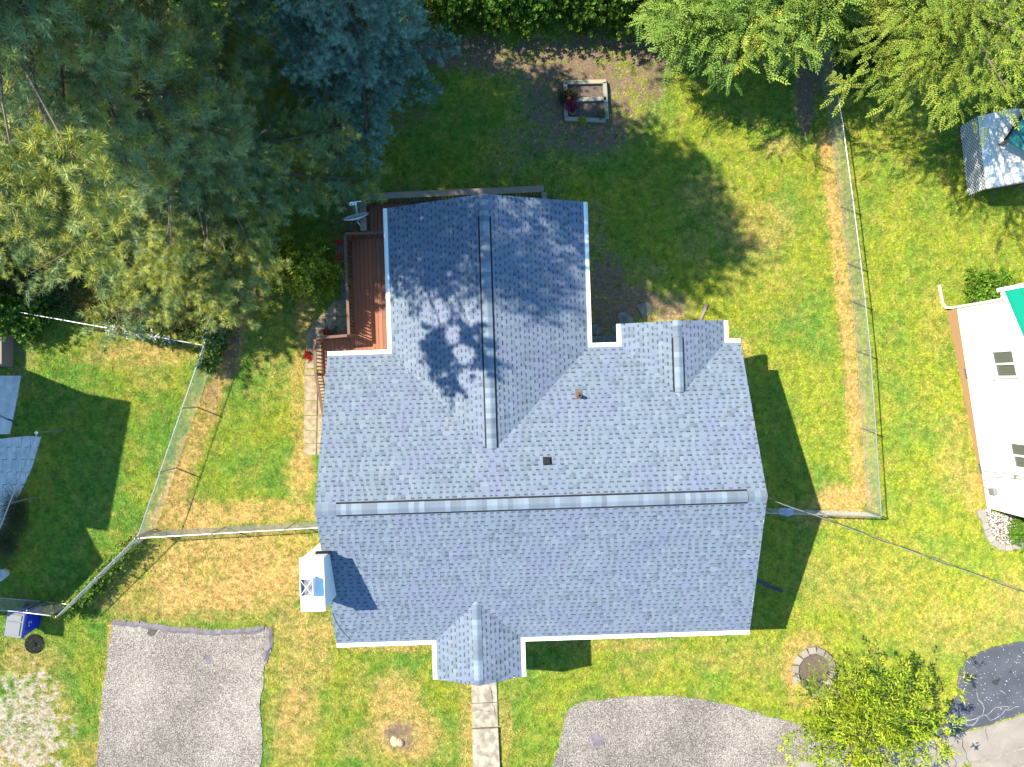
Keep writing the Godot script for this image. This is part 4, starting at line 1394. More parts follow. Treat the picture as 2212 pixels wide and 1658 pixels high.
func trees() -> void:
	var long_tuft := needle_tuft(1, 0.165, 34, 0.0062)
	var short_tuft := needle_tuft(2, 0.11, 30, 0.0075)
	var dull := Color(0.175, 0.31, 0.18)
	var sun_yellow := Color(0.37, 0.38, 0.07)  # yellow of sunlit needles, the sunshine is put into the tint
	pine("tall pine with long boughs reaching towards the deck and rear wing", Vector3(-9.5, 0, -7.1), 18.0, 2.6, 3.9, 101, long_tuft, dull, sun_yellow, 1.0, "pines behind the fence", [[3.6, Vector3(1.3, 3.6, 4.8)], [3.2, Vector3(0.2, 3.0, 4.8)], [4.0, Vector3(2.2, 3.8, 3.8)], [3.4, Vector3(-1.2, 3.2, 5.0)], [4.4, Vector3(0.9, 4.4, 4.5)], [4.8, Vector3(-0.4, 4.8, 4.3)], [3.8, Vector3(-2.0, 3.8, 4.5)], [5.6, Vector3(0.3, 5.7, 4.0)], [11.5, Vector3(1.8, 12.0, 4.8)], [12.4, Vector3(2.4, 12.8, 4.0)], [12.0, Vector3(0.8, 12.4, 4.0)]])
	pine("pine with one drooping lower bough above the left neighbour's fence", Vector3(-14.4, 0, -7.8), 11.5, 2.8, 3.4, 102, long_tuft, dull, sun_yellow, 1.0, "pines behind the fence", [[3.4, Vector3(-0.1, 2.6, 4.0)], [4.6, Vector3(-2.4, 3.9, 2.2)], [4.4, Vector3(1.2, 3.9, 2.9)], [5.4, Vector3(-1.0, 5.2, 2.4)], [5.0, Vector3(0.2, 4.6, 2.8)], [6.2, Vector3(-1.6, 6.2, 1.4)], [4.0, Vector3(-1.4, 3.4, 3.0)]])
	pine("tall pine standing between the bluish conifer and the other pines", Vector3(-9.6, 0, -11.4), 17.0, 3.0, 3.6, 103, long_tuft, dull, sun_yellow, 0.9, "pines behind the fence", [], 0.85)
	pine("pine whose crown shows above the drooping pine's sunny boughs", Vector3(-14.2, 0, -13.0), 15.0, 4.0, 3.4, 104, long_tuft, dull, sun_yellow, 0.8, "pines behind the fence")
	pine("bluish conifer with dense short sprays at the yard's shady corner", Vector3(-5.0, 0, -11.3), 15.5, 1.4, 2.6, 105, short_tuft, Color(0.17, 0.31, 0.25), Color(0.22, 0.37, 0.29), 1.5, "", [], 0.95)
	# the young street tree: narrow leaves on hanging twigs
	var twig := leafy_twig(5, 0.36, 9, 0.17, 0.05)
	broadleaf("street_tree", "young tree with narrow hanging leaves beside the stone ring", gp(1790, 1480), Vector3(-0.1, 3.1, 0.0), Vector3(3.1, 1.4, 2.4), 125, 8, 0.42, twig, Color(0.15, 0.26, 0.012), Color(0.28, 0.33, 0.02), 201, 0.07, "", 0.55)
	# feather leaved trees at the far edge
	var feather := spray(6, 0.36, 7, 0.105, 0.036)
	broadleaf("feather_leaved_tree", "large feather leaved tree overhanging the white roofed shed", Vector3(13.6, 0, -11.8), Vector3(-0.8, 5.0, 0.2), Vector3(3.6, 3.2, 3.8), 290, 22, 0.6, feather, Color(0.11, 0.18, 0.02), Color(0.22, 0.26, 0.03), 202, 0.2, "", 0.25, "tree", null, Color(0.45, 0.1, 0.05), 0.006)
	var big := spray(7, 0.46, 8, 0.125, 0.042, 0.35)
	for s in [[5.5, -11.9, 3.2, 1.5, 203, "small sumac with feathered leaves at the hedge end"], [7.2, -11.2, 3.6, 1.7, 204, "small sumac with feathered leaves between hedge and fence"], [8.8, -12.0, 3.9, 1.6, 205, "small sumac with yellowing leaves against the long fence"]]:
		broadleaf("sumac_tree", s[5], Vector3(s[0], 0, s[1]), Vector3(0, s[2], 0.2), Vector3(s[3], 1.2, s[3] * 1.1), 95, 13, 0.5, big, Color(0.09, 0.18, 0.025), Color(0.19, 0.26, 0.04), s[4], 0.06, "sumacs along the far edge", 0.3, "tree", null, Color(0.4, 0.33, 0.02), 0.015)
	broadleaf("shade_tree", "broad leafy tree beyond the flowering fence's left end", Vector3(-19.6, 0, -4.7), Vector3(0, 3.6, 0), Vector3(2.2, 1.8, 2.2), 130, 18, 0.6, leafy_twig(18, 0.3, 12, 0.13, 0.08), Color(0.05, 0.1, 0.012), Color(0.1, 0.15, 0.015), 207, 0.16)
	broadleaf("shade_tree", "very tall leafy tree rising behind the bluish conifer", Vector3(-5.6, 0, -10.6), Vector3(0.0, 13.6, 0.9), Vector3(2.8, 4.8, 2.6), 230, 19, 0.75, leafy_twig(19, 0.3, 12, 0.13, 0.08), Color(0.05, 0.1, 0.012), Color(0.1, 0.15, 0.015), 208, 0.2)
	# trees beyond the far edge of the yard, which shade the lawn
	var leafcluster := leafy_twig(8, 0.3, 12, 0.13, 0.08)
	broadleaf("shade_tree", "tall dark leaved tree rising behind the hedge", Vector3(-1.2, 0, -17.0), Vector3(0, 8.0, 0), Vector3(3.6, 4.5, 3.0), 240, 20, 0.75, leafcluster, Color(0.05, 0.1, 0.012), Color(0.1, 0.15, 0.015), 206, 0.22)

func vine(called: String, label: String, px: Array, h: float, count: int, leaf: Mesh, tint: Color, blossom: float, wide: float) -> void:
	var a := gp(px[0][0], px[0][1], h)
	var t := thing(called, label, "vine", Vector3(a.x, 0, a.z))
	var st := begin()
	var spots := []
	var tints := PackedColorArray()
	var white := []
	var pale := PackedColorArray()
	var prev := Vector3.ZERO
	for k in count:
		var g := rng.randf() * (px.size() - 1)
		var i := mini(int(g), px.size() - 2)
		var p := gp(px[i][0], px[i][1], h).lerp(gp(px[i + 1][0], px[i + 1][1], h), g - i)
		p += Vector3(rng.randfn() * wide, rng.randf_range(-h * 0.85, 0.22), rng.randfn() * wide) - Vector3(a.x, 0, a.z)
		p.y = maxf(p.y, 0.05)
		var basis := towards(Vector3(rng.randfn() * 0.6, 0.5, rng.randfn() * 0.6), rng.randf() * TAU).scaled(Vector3.ONE * rng.randf_range(0.6, 1.2))
		if rng.randf() < blossom:
			white.append(Transform3D(basis, p + Vector3(0, 0.08, 0)))
			pale.append(Color(0.62, 0.58, 0.6) * rng.randf_range(0.75, 1.15))
		else:
			spots.append(Transform3D(basis, p))
			tints.append(tint * rng.randf_range(0.6, 1.4))
		if k % 24 == 0:
			tube(st, [Vector3(p.x, 0, p.z), p], [0.012, 0.004], 4)
	done("stems", st, M.bark, t)
	many("foliage", leaf, M.leaves, spots, tints, t)
	if white.size():
		many("blossom", leafy_twig(51, 0.09, 9, 0.05, 0.04, false), M.leaves, white, pale, t)

func shrubs() -> void:
	var round_twig := leafy_twig(9, 0.22, 9, 0.11, 0.085)
	var hedge := [[-2.0, -13.3, 1.7, "dark hedge shrub beside the bluish conifer"], [-0.4, -13.2, 1.6, "dark leafy hedge shrub, second from the bluish conifer"], [1.1, -13.3, 1.9, "leafy hedge shrub, third from the bluish conifer"], [2.6, -13.2, 1.6, "leafy hedge shrub, fourth from the bluish conifer"], [4.0, -13.2, 1.7, "sunlit hedge shrub beside the sumacs"]]
	for k in hedge.size():
		var s: Array = hedge[k]
		broadleaf("hedge_shrub", s[3], Vector3(s[0], 0, s[1]), Vector3(0, s[2] * 0.72, 0), Vector3(1.2, s[2] * 0.85, 1.35), 80, 17, 0.42, round_twig, Color(0.05, 0.13, 0.012), Color(0.1, 0.18, 0.018), 300 + k, 0.05, "hedge along the far edge", 0.2, "shrub")
	broadleaf("shrub", "bright green round shrub beside the white house's downspout", gp(2118, 626), Vector3(0, 0.45, 0), Vector3(0.62, 0.5, 0.55), 46, 15, 0.22, leafy_twig(10, 0.16, 8, 0.1, 0.05), Color(0.06, 0.17, 0.012), Color(0.12, 0.22, 0.02), 310, 0.03, "", 0.1, "shrub")
	broadleaf("shrub", "dense clipped bush inside the white gravel bed", gp(2200, 1146), Vector3(0, 0.35, 0), Vector3(0.55, 0.42, 0.55), 46, 18, 0.2, leafy_twig(11, 0.1, 8, 0.05, 0.03), Color(0.06, 0.16, 0.012), Color(0.1, 0.2, 0.02), 311, 0.03, "", 0.1, "shrub")
	broadleaf("shrub", "leafy sapling at the lawn's upper edge by the deck", gp(680, 590), Vector3(0.1, 1.1, 0.2), Vector3(1.0, 0.8, 0.9), 60, 14, 0.3, leafy_twig(12, 0.22, 9, 0.12, 0.05), Color(0.16, 0.24, 0.015), Color(0.27, 0.31, 0.03), 312, 0.03, "", 0.2, "shrub")
	broadleaf("shrub", "yellow green bush under the pine boughs beside the mulch strip", gp(600, 572), Vector3(0.0, 1.2, 0.2), Vector3(1.2, 0.9, 1.0), 70, 14, 0.3, leafy_twig(24, 0.22, 9, 0.13, 0.045), Color(0.17, 0.24, 0.015), Color(0.28, 0.31, 0.03), 316, 0.03, "", 0.2, "shrub")
	broadleaf("shrub", "ivy covered bush at the end of the flowering fence", gp(60, 690), Vector3(0, 0.7, 0), Vector3(1.3, 0.75, 0.55), 70, 14, 0.3, leafy_twig(13, 0.16, 8, 0.1, 0.09), Color(0.05, 0.14, 0.02), Color(0.11, 0.2, 0.02), 313, 0.04, "", 0.15, "shrub")
	broadleaf("shrub", "dark tangled shrub in the shade beside the long fence's upper end", gp(1840, 130), Vector3(0, 0.9, 0), Vector3(1.0, 0.9, 1.2), 50, 13, 0.4, round_twig, Color(0.045, 0.095, 0.02), Color(0.07, 0.12, 0.03), 314, 0.04, "", 0.2, "shrub")
	broadleaf("weed", "yellow green weed leaning through the narrow wire gate", gp(118, 1316), Vector3(0, 0.2, 0), Vector3(0.3, 0.22, 0.12), 12, 10, 0.12, leafy_twig(14, 0.14, 7, 0.09, 0.03), Color(0.16, 0.22, 0.02), Color(0.22, 0.26, 0.03), 315, 0.012, "", 0.1, "weed")
	var ivy := leafy_twig(15, 0.14, 7, 0.085, 0.075)
	vine("flowering_vine", "white flowering vine climbing the overgrown fence end", [[474, 640], [470, 668], [462, 700], [452, 735]], 1.1, 700, ivy, Color(0.08, 0.15, 0.03), 0.3, 0.16)
	vine("flowering_vine", "white flowering vine on the middle of the left neighbour's fence", [[235, 712], [246, 712], [254, 716]], 1.15, 130, ivy, Color(0.09, 0.16, 0.03), 0.75, 0.09)
	vine("flowering_vine", "thin trailing vine with white flowers near the fence junction", [[262, 716], [300, 723], [350, 732]], 1.12, 190, ivy, Color(0.09, 0.16, 0.03), 0.42, 0.07)
	vine("fence_vine", "low green vine along the foot of the slanting fence", [[290, 1175], [240, 1225], [200, 1268], [170, 1300], [150, 1322]], 0.45, 650, ivy, Color(0.09, 0.17, 0.02), 0.0, 0.13)
	vine("fence_vine", "green weeds along the foot of the overgrown fence", [[470, 720], [458, 760], [440, 800]], 0.7, 420, ivy, Color(0.08, 0.16, 0.03), 0.0, 0.13)
	# undergrowth under the pines, tall straw grass in front of it
	var spots := []
	var tints := PackedColorArray()
	var area := outline([[-160, 380], [330, 420], [520, 560], [480, 690], [430, 735], [200, 690], [-160, 630]])
	for k in 9000:
		var p := gp(rng.randf_range(-160, 520), rng.randf_range(380, 735))
		if not Geometry2D.is_point_in_polygon(Vector2(p.x, p.z), area): continue
		p.y = rng.randf_range(0.02, 0.35) * (0.5 + noise_a.get_noise_2d(p.x * 2.0, p.z * 2.0))
		spots.append(Transform3D(towards(Vector3(rng.randfn() * 0.7, 0.8, rng.randfn() * 0.7), rng.randf() * TAU), p))
		tints.append(Color(0.045, 0.1, 0.025).lerp(Color(0.09, 0.13, 0.03), rng.randf()) * rng.randf_range(0.6, 1.3))
	var o := many("undergrowth", leafy_twig(16, 0.16, 7, 0.09, 0.055), M.leaves, spots, tints)
	o.set_meta("label", "low leafy undergrowth on the ground beneath the pines")
	o.set_meta("kind", "stuff")
	var blade := leafy_twig(17, 0.12, 8, 0.62, 0.014, false)
	for g in [[410, 672, 34, 22, 0.17, 0.19, 0.05, "clump of long pale arching grass beside the flowering fence"], [360, 660, 40, 22, 0.2, 0.17, 0.06, "straw coloured tall grass clump in front of the pines"], [300, 660, 34, 20, 0.2, 0.16, 0.05, "brownish tall grass clump in front of the undergrowth"], [200, 650, 44, 22, 0.16, 0.14, 0.04, "reddish brown weeds below the drooping pine bough"],
			[40, 1110, 14, 34, 0.09, 0.1, 0.04, "long grey grass tuft beside the left paved corner"], [18, 1170, 14, 34, 0.09, 0.1, 0.04, "long shaded grass tuft at the lower rail post"]]:
		spots = []
		tints = PackedColorArray()
		var t := thing("tall_grass", g[7], "grass clump", gp(g[0], g[1]))
		for k in 130:
			var p := Vector3(rng.randfn() * g[2] * 0.5 / 61.4, 0.02, rng.randfn() * g[3] * 0.5 / 61.4)
			spots.append(Transform3D(towards(Vector3(rng.randfn() * 0.5, 1, rng.randfn() * 0.5), rng.randf() * TAU).scaled(Vector3.ONE * rng.randf_range(0.6, 1.1)), p))
			tints.append(Color(g[4], g[5], g[6]) * rng.randf_range(0.6, 1.35))
		var c := many("blades", blade, M.blades, spots, tints, t)

# ---------------------------------------------------------------- neighbours
func window_part(parent: Node3D, z0: float, z1: float, y0: float, y1: float) -> void:
	# white sliding window in the west wall (x = 0): frame, two panes, sill
	var st := begin()
	for k in [[z0, z0 + 0.07, y0, y1], [z1 - 0.07, z1, y0, y1], [z0 + 0.07, z1 - 0.07, y0, y0 + 0.08], [z0 + 0.07, z1 - 0.07, y1 - 0.08, y1], [(z0 + z1) / 2 - 0.03, (z0 + z1) / 2 + 0.03, y0 + 0.08, y1 - 0.08]]:
		box(st, Vector3(-0.05, (k[2] + k[3]) / 2, (k[0] + k[1]) / 2), Vector3(0.07, k[3] - k[2], k[1] - k[0]))
	var f := done("window", st, M.white_paint, parent)
	var mid := (z0 + z1) / 2
	for k in [[z0 + 0.07, mid - 0.03, 0.022], [mid + 0.03, z1 - 0.07, 0.005]]:
		st = begin()
		box(st, Vector3(-0.03 - k[2], (y0 + y1) / 2, (k[0] + k[1]) / 2), Vector3(0.01, y1 - y0 - 0.16, k[1] - k[0]))
		done("pane", st, M.dark_glass, f)
	st = begin()
	box(st, Vector3(-0.075, y0 - 0.025, mid), Vector3(0.11, 0.04, z1 - z0 + 0.08))
	done("sill", st, M.white_paint, f)

func neighbours() -> void:
	# white house on the right with a green metal roof: x runs into the house, z along its west wall
	var t := thing("neighbour_house", "white sided house with green metal roof and tan foundation", "house", Vector3(15.29, 0, -2.56), atan2(0.196, 0.98))
	var wall_end := 7.05
	var eave := 3.07
	var rise := 0.29
	var ridge_y := eave + rise * (wall_end * 0.5 + 0.3)
	var st := begin()
	quad(st, Vector3(0, -0.05, 0), Vector3(0, -0.05, wall_end), Vector3(0, 0.12, wall_end), Vector3(0, 0.64, 0))
	quad(st, Vector3(0, -0.05, 0), Vector3(9, -0.05, 0), Vector3(9, 0.64, 0), Vector3(0, 0.64, 0))
	quad(st, Vector3(0, -0.05, wall_end), Vector3(9, -0.05, wall_end), Vector3(9, 0.12, wall_end), Vector3(0, 0.12, wall_end))
	done("foundation", st, M.tan_paint, t)
	# siding in lapped courses
	st = begin()
	var n := 15
	for k in n:
		var a := float(k) / n
		var b := float(k + 1) / n
		var top_y := eave
		quad(st, Vector3(-0.028, lerpf(0.64, top_y, a), 0), Vector3(-0.028, lerpf(0.12, top_y, a), wall_end), Vector3(-0.014, lerpf(0.12, top_y, b), wall_end), Vector3(-0.014, lerpf(0.64, top_y, b), 0))
		quad(st, Vector3(-0.028, lerpf(0.64, top_y, a), 0), Vector3(-0.028, lerpf(0.12, top_y, a), wall_end), Vector3(-0.0, lerpf(0.12, top_y, a), wall_end), Vector3(-0.0, lerpf(0.64, top_y, a), 0))
	tri(st, Vector3(-0.014, eave, 0), Vector3(-0.014, eave, wall_end), Vector3(-0.014, ridge_y, wall_end * 0.5))
	quad(st, Vector3(0, 0.6, -0.01), Vector3(9, 0.6, -0.01), Vector3(9, eave, -0.01), Vector3(0, eave, -0.01))
	quad(st, Vector3(0, 0.1, wall_end + 0.01), Vector3(9, 0.1, wall_end + 0.01), Vector3(9, eave, wall_end + 0.01), Vector3(0, eave, wall_end + 0.01))
	quad(st, Vector3(9, 0, 0), Vector3(9, 0, wall_end), Vector3(9, eave, wall_end), Vector3(9, eave, 0))
	done("siding", st, M.siding, t)
	window_part(t, 1.5, 2.42, 1.95, 3.02)
	window_part(t, 4.5, 5.4, 1.95, 3.02)
	st = begin()
	for k in [-1.0, 1.0]:
		var z0 := -0.3 if k < 0 else wall_end + 0.3
		var mid := wall_end * 0.5
		quad(st, Vector3(-0.07, eave, z0), Vector3(9.3, eave, z0), Vector3(9.3, ridge_y, mid), Vector3(-0.07, ridge_y, mid))
		quad(st, Vector3(-0.07, eave - 0.08, z0), Vector3(9.3, eave - 0.08, z0), Vector3(9.3, ridge_y - 0.08, mid), Vector3(-0.07, ridge_y - 0.08, mid))
	var roof := done("roof", st, M.green_metal, t)
	for i in 22:
		st = begin()
		for k in [-1.0, 1.0]:
			var z0 := -0.3 if k < 0 else wall_end + 0.3
			beam(st, Vector3(0.05 + i * 0.42, eave + 0.012, z0), Vector3(0.05 + i * 0.42, ridge_y + 0.012, wall_end * 0.5), 0.03, 0.03)
		done("seam", st, M.green_metal, roof)
	for k in [-1.0, 1.0]:
		var z0 := -0.3 if k < 0 else wall_end + 0.3
		st = begin()
		beam(st, Vector3(-0.085, eave - 0.03, z0), Vector3(-0.085, ridge_y - 0.03, wall_end * 0.5), 0.03, 0.16)
		done("rake_board", st, M.white_paint, t)
		st = begin()
		beam(st, Vector3(-0.2, eave - 0.03, z0 + k * 0.07), Vector3(9.3, eave - 0.03, z0 + k * 0.07), 0.12, 0.11)
		done("gutter", st, M.white_paint, t)
	st = begin()
	tube(st, [Vector3(0.06, eave - 0.1, -0.34), Vector3(0.06, eave - 0.35, -0.07), Vector3(0.06, 0.3, -0.07), Vector3(-0.08, 0.12, -0.12), Vector3(-0.12, 0.08, -0.3)], 0.042, 6)
	done("downspout", st, M.white_paint, t)
	st = begin()
	box(st, Vector3(-0.12, 0.06, -0.62), Vector3(0.09, 0.07, 0.66))
	done("downspout_extension", st, M.pink_hose, t)
	for z in [2.25, 5.62]:
		st = begin()
		box(st, Vector3(-0.035, lerpf(0.64, 0.12, z / wall_end) - 0.03, z), Vector3(0.02, 0.09, 0.36))
		var v := done("foundation_vent", st, M.galvanised, t)
		for k in 6:
			st = begin()
			box(st, Vector3(-0.05, lerpf(0.64, 0.12, z / wall_end) - 0.03, z - 0.14 + k * 0.056), Vector3(0.008, 0.07, 0.02))
			done("slat", st, M.black_metal, v)
	st = begin()
	box(st, Vector3(-0.1, 0.72, 6.35), Vector3(0.14, 0.26, 0.2))
	var meter := done("meter_box", st, M.grey_plastic, t)
	st = begin()
	tube(st, [Vector3(-0.06, 0.6, 6.35), Vector3(-0.12, 0.3, 6.25), Vector3(-0.06, 0.28, 6.05), Vector3(-0.05, 0.8, 5.85), Vector3(-0.05, 1.9, 5.75), Vector3(-0.05, 2.3, 5.75)], 0.012, 5)
	tube(st, [Vector3(-0.05, 0.35, 5.7), Vector3(-0.05, 1.9, 5.62), Vector3(-0.05, 2.9, 5.62)], 0.012, 5)
	box(st, Vector3(-0.06, 1.95, 5.7), Vector3(0.06, 0.12, 0.1))
	done("conduit", st, M.cable_light, meter)
	var foot_print := PackedVector2Array()
	for c in [Vector3(0, 0, 0), Vector3(9, 0, 0), Vector3(9, 0, wall_end), Vector3(0, 0, wall_end)]:
		var p: Vector3 = t.transform * c
		foot_print.append(Vector2(p.x, p.z))
	clear(foot_print)
	# stone edged bed of white gravel at its corner
	var bed := outline([[2116, 1102], [2136, 1098], [2150, 1108], [2230, 1120], [2230, 1178], [2195, 1186], [2160, 1188], [2140, 1172], [2128, 1140]])
	clear(bed)
	st = begin()
	slab(st, bed, -0.01, 0.02)
	ground_part("gravel_bed", st, M.soil, "bed of white gravel at the white house's corner")
	var spots := []
	var tints := PackedColorArray()
	var pebble := SphereMesh.new()
	pebble.radius = 0.5
	pebble.height = 0.8
	pebble.radial_segments = 6
	pebble.rings = 3
	for k in 1500:
		var p := gp(rng.randf_range(2118, 2225), rng.randf_range(1098, 1188), 0.0)
		if not Geometry2D.is_point_in_polygon(Vector2(p.x, p.z), bed): continue
		spots.append(Transform3D(Basis(Vector3.UP, rng.randf() * 6.0).scaled(Vector3.ONE * rng.randf_range(0.025, 0.06)), Vector3(p.x, 0.03, p.z)))
		tints.append(Color(0.55, 0.54, 0.52) * rng.randf_range(0.6, 1.2) if rng.randf() < 0.9 else Color(0.3, 0.14, 0.05))
	var gravel := many("gravel", pebble, M.stone, spots, tints)
	gravel.set_meta("label", "white and rust coloured gravel around the clipped bush")
	gravel.set_meta("kind", "stuff")
	var border := thing("stone_border", "curved border of pale flat stones round the gravel bed", "border", gp(2140, 1150))
	var o := border.position
	for s in [[2121, 1110, 0.36, 0.3, 0.35], [2127, 1123, 0.32, 0.24, 0.35], [2130, 1137, 0.3, 0.22, 0.35], [2135, 1151, 0.3, 0.25, 0.4], [2141, 1164, 0.3, 0.24, 0.6], [2151, 1175, 0.28, 0.24, 1.1], [2164, 1182, 0.3, 0.24, 1.45], [2179, 1184, 0.3, 0.22, 1.6], [2195, 1182, 0.3, 0.22, 1.75], [2211, 1178, 0.3, 0.2, 1.8]]:
		st = begin()
		st.set_color(Color(0.27, 0.25, 0.22) * rng.randf_range(0.85, 1.12))
		box(st, gp(s[0], s[1], 0.05) - o, Vector3(s[3], 0.1, s[2] * 0.8), Basis(Vector3.UP, s[4]), 0.92, 0.012)
		done("stone", st, M.stone, border)
	# shed with a white ribbed roof and lattice under its eave
	t = thing("shed", "small shed with white ribbed metal roof and lattice side", "shed", gp(2131, 407, 1.05) * Vector3(1, 0, 1), 0.115)
	var long := 2.45
	var half := 0.95
	for k in 8:
		st = begin()
		var x0 := k * half / 8.0
		var x1 := (k + 1) * half / 8.0
		for side in [1.0, -1.0]:
			var a: float = x0 if side > 0 else 2 * half - x0
			var b: float = x1 if side > 0 else 2 * half - x1
			var ya := 1.05 + x0 * 0.42
			var yb := 1.05 + x1 * 0.42
			quad(st, Vector3(a, ya, 0), Vector3(b, yb, 0), Vector3(b, yb, -long), Vector3(a, ya, -long))
			beam(st, Vector3(a, ya + 0.008, 0), Vector3(a, ya + 0.008, -long), 0.025, 0.02)
		done("roof_panel", st, M.shed_roof, t)
	st = begin()
	box(st, Vector3(half, 0.52, -long * 0.5), Vector3(half * 2 - 0.3, 1.02, long - 0.35))
	done("wall", st, M.shed_wall, t)
	st = begin()
	beam(st, Vector3(0, 1.02, 0.01), Vector3(half, 1.02 + half * 0.42, 0.01), 0.03, 0.1)
	beam(st, Vector3(2 * half, 1.02, 0.01), Vector3(half, 1.02 + half * 0.42, 0.01), 0.03, 0.1)
	done("gable_board", st, M.pink_hose, t)
	st = begin()
	box(st, Vector3(1.15, 0.5, -0.16), Vector3(0.6, 0.9, 0.04))
	done("door", st, M.purple_door, t)
	var lattice := Node3D.new()
	lattice.name = "lattice"
	t.add_child(lattice, true)
	for dir in [-1.0, 1.0]:
		var z := -long - 1.0
		while z < 1.0:
			var lo := maxf(0.0, (-long - z) * dir if dir > 0 else (z - 0.0))
			var hi := minf(0.95, (0.0 - z) if dir > 0 else (z + long))
			if dir > 0:
				lo = maxf(0.0, -long - z)
			else:
				lo = maxf(0.0, z)
			if hi - lo > 0.1:
				st = begin()
				beam(st, Vector3(0.02 + dir * 0.006, 0.06 + lo, z + dir * lo), Vector3(0.02 + dir * 0.006, 0.06 + hi, z + dir * hi), 0.01, 0.035)
				done("slat", st, M.white_plastic, lattice)
			z += 0.13
	# green roofed shelter behind it
	t = thing("shelter", "shelter with dark teal metal roof behind the white roofed shed", "shelter", gp(2210, 238, 1.9) * Vector3(1, 0, 1), -0.62)
	st = begin()
	box(st, Vector3(1.2, 2.0, -0.6), Vector3(2.2, 0.05, 3.4), Basis(Vector3.BACK, 0.12))
	var canopy := done("roof", st, M.teal_metal, t)
	for k in 6:
		st = begin()
		box(st, Vector3(0.2 + k * 0.4, 1.93 + k * 0.048, -0.6), Vector3(0.03, 0.04, 3.4), Basis(Vector3.BACK, 0.12))
		done("seam", st, M.teal_metal, canopy)
	st = begin()
	beam(st, Vector3(0.1, 1.88, -2.3), Vector3(0.1, 1.88, 1.1), 0.05, 0.12)
	done("gutter", st, M.black_metal, t)
	for p in [[0.3, 0.9], [2.1, 0.9], [0.3, -2.1], [2.1, -2.1]]:
		st = begin()
		box(st, Vector3(p[0], 0.95, p[1]), Vector3(0.1, 1.9, 0.1))
		done("post", st, M.shed_wall, t)
	left_side()

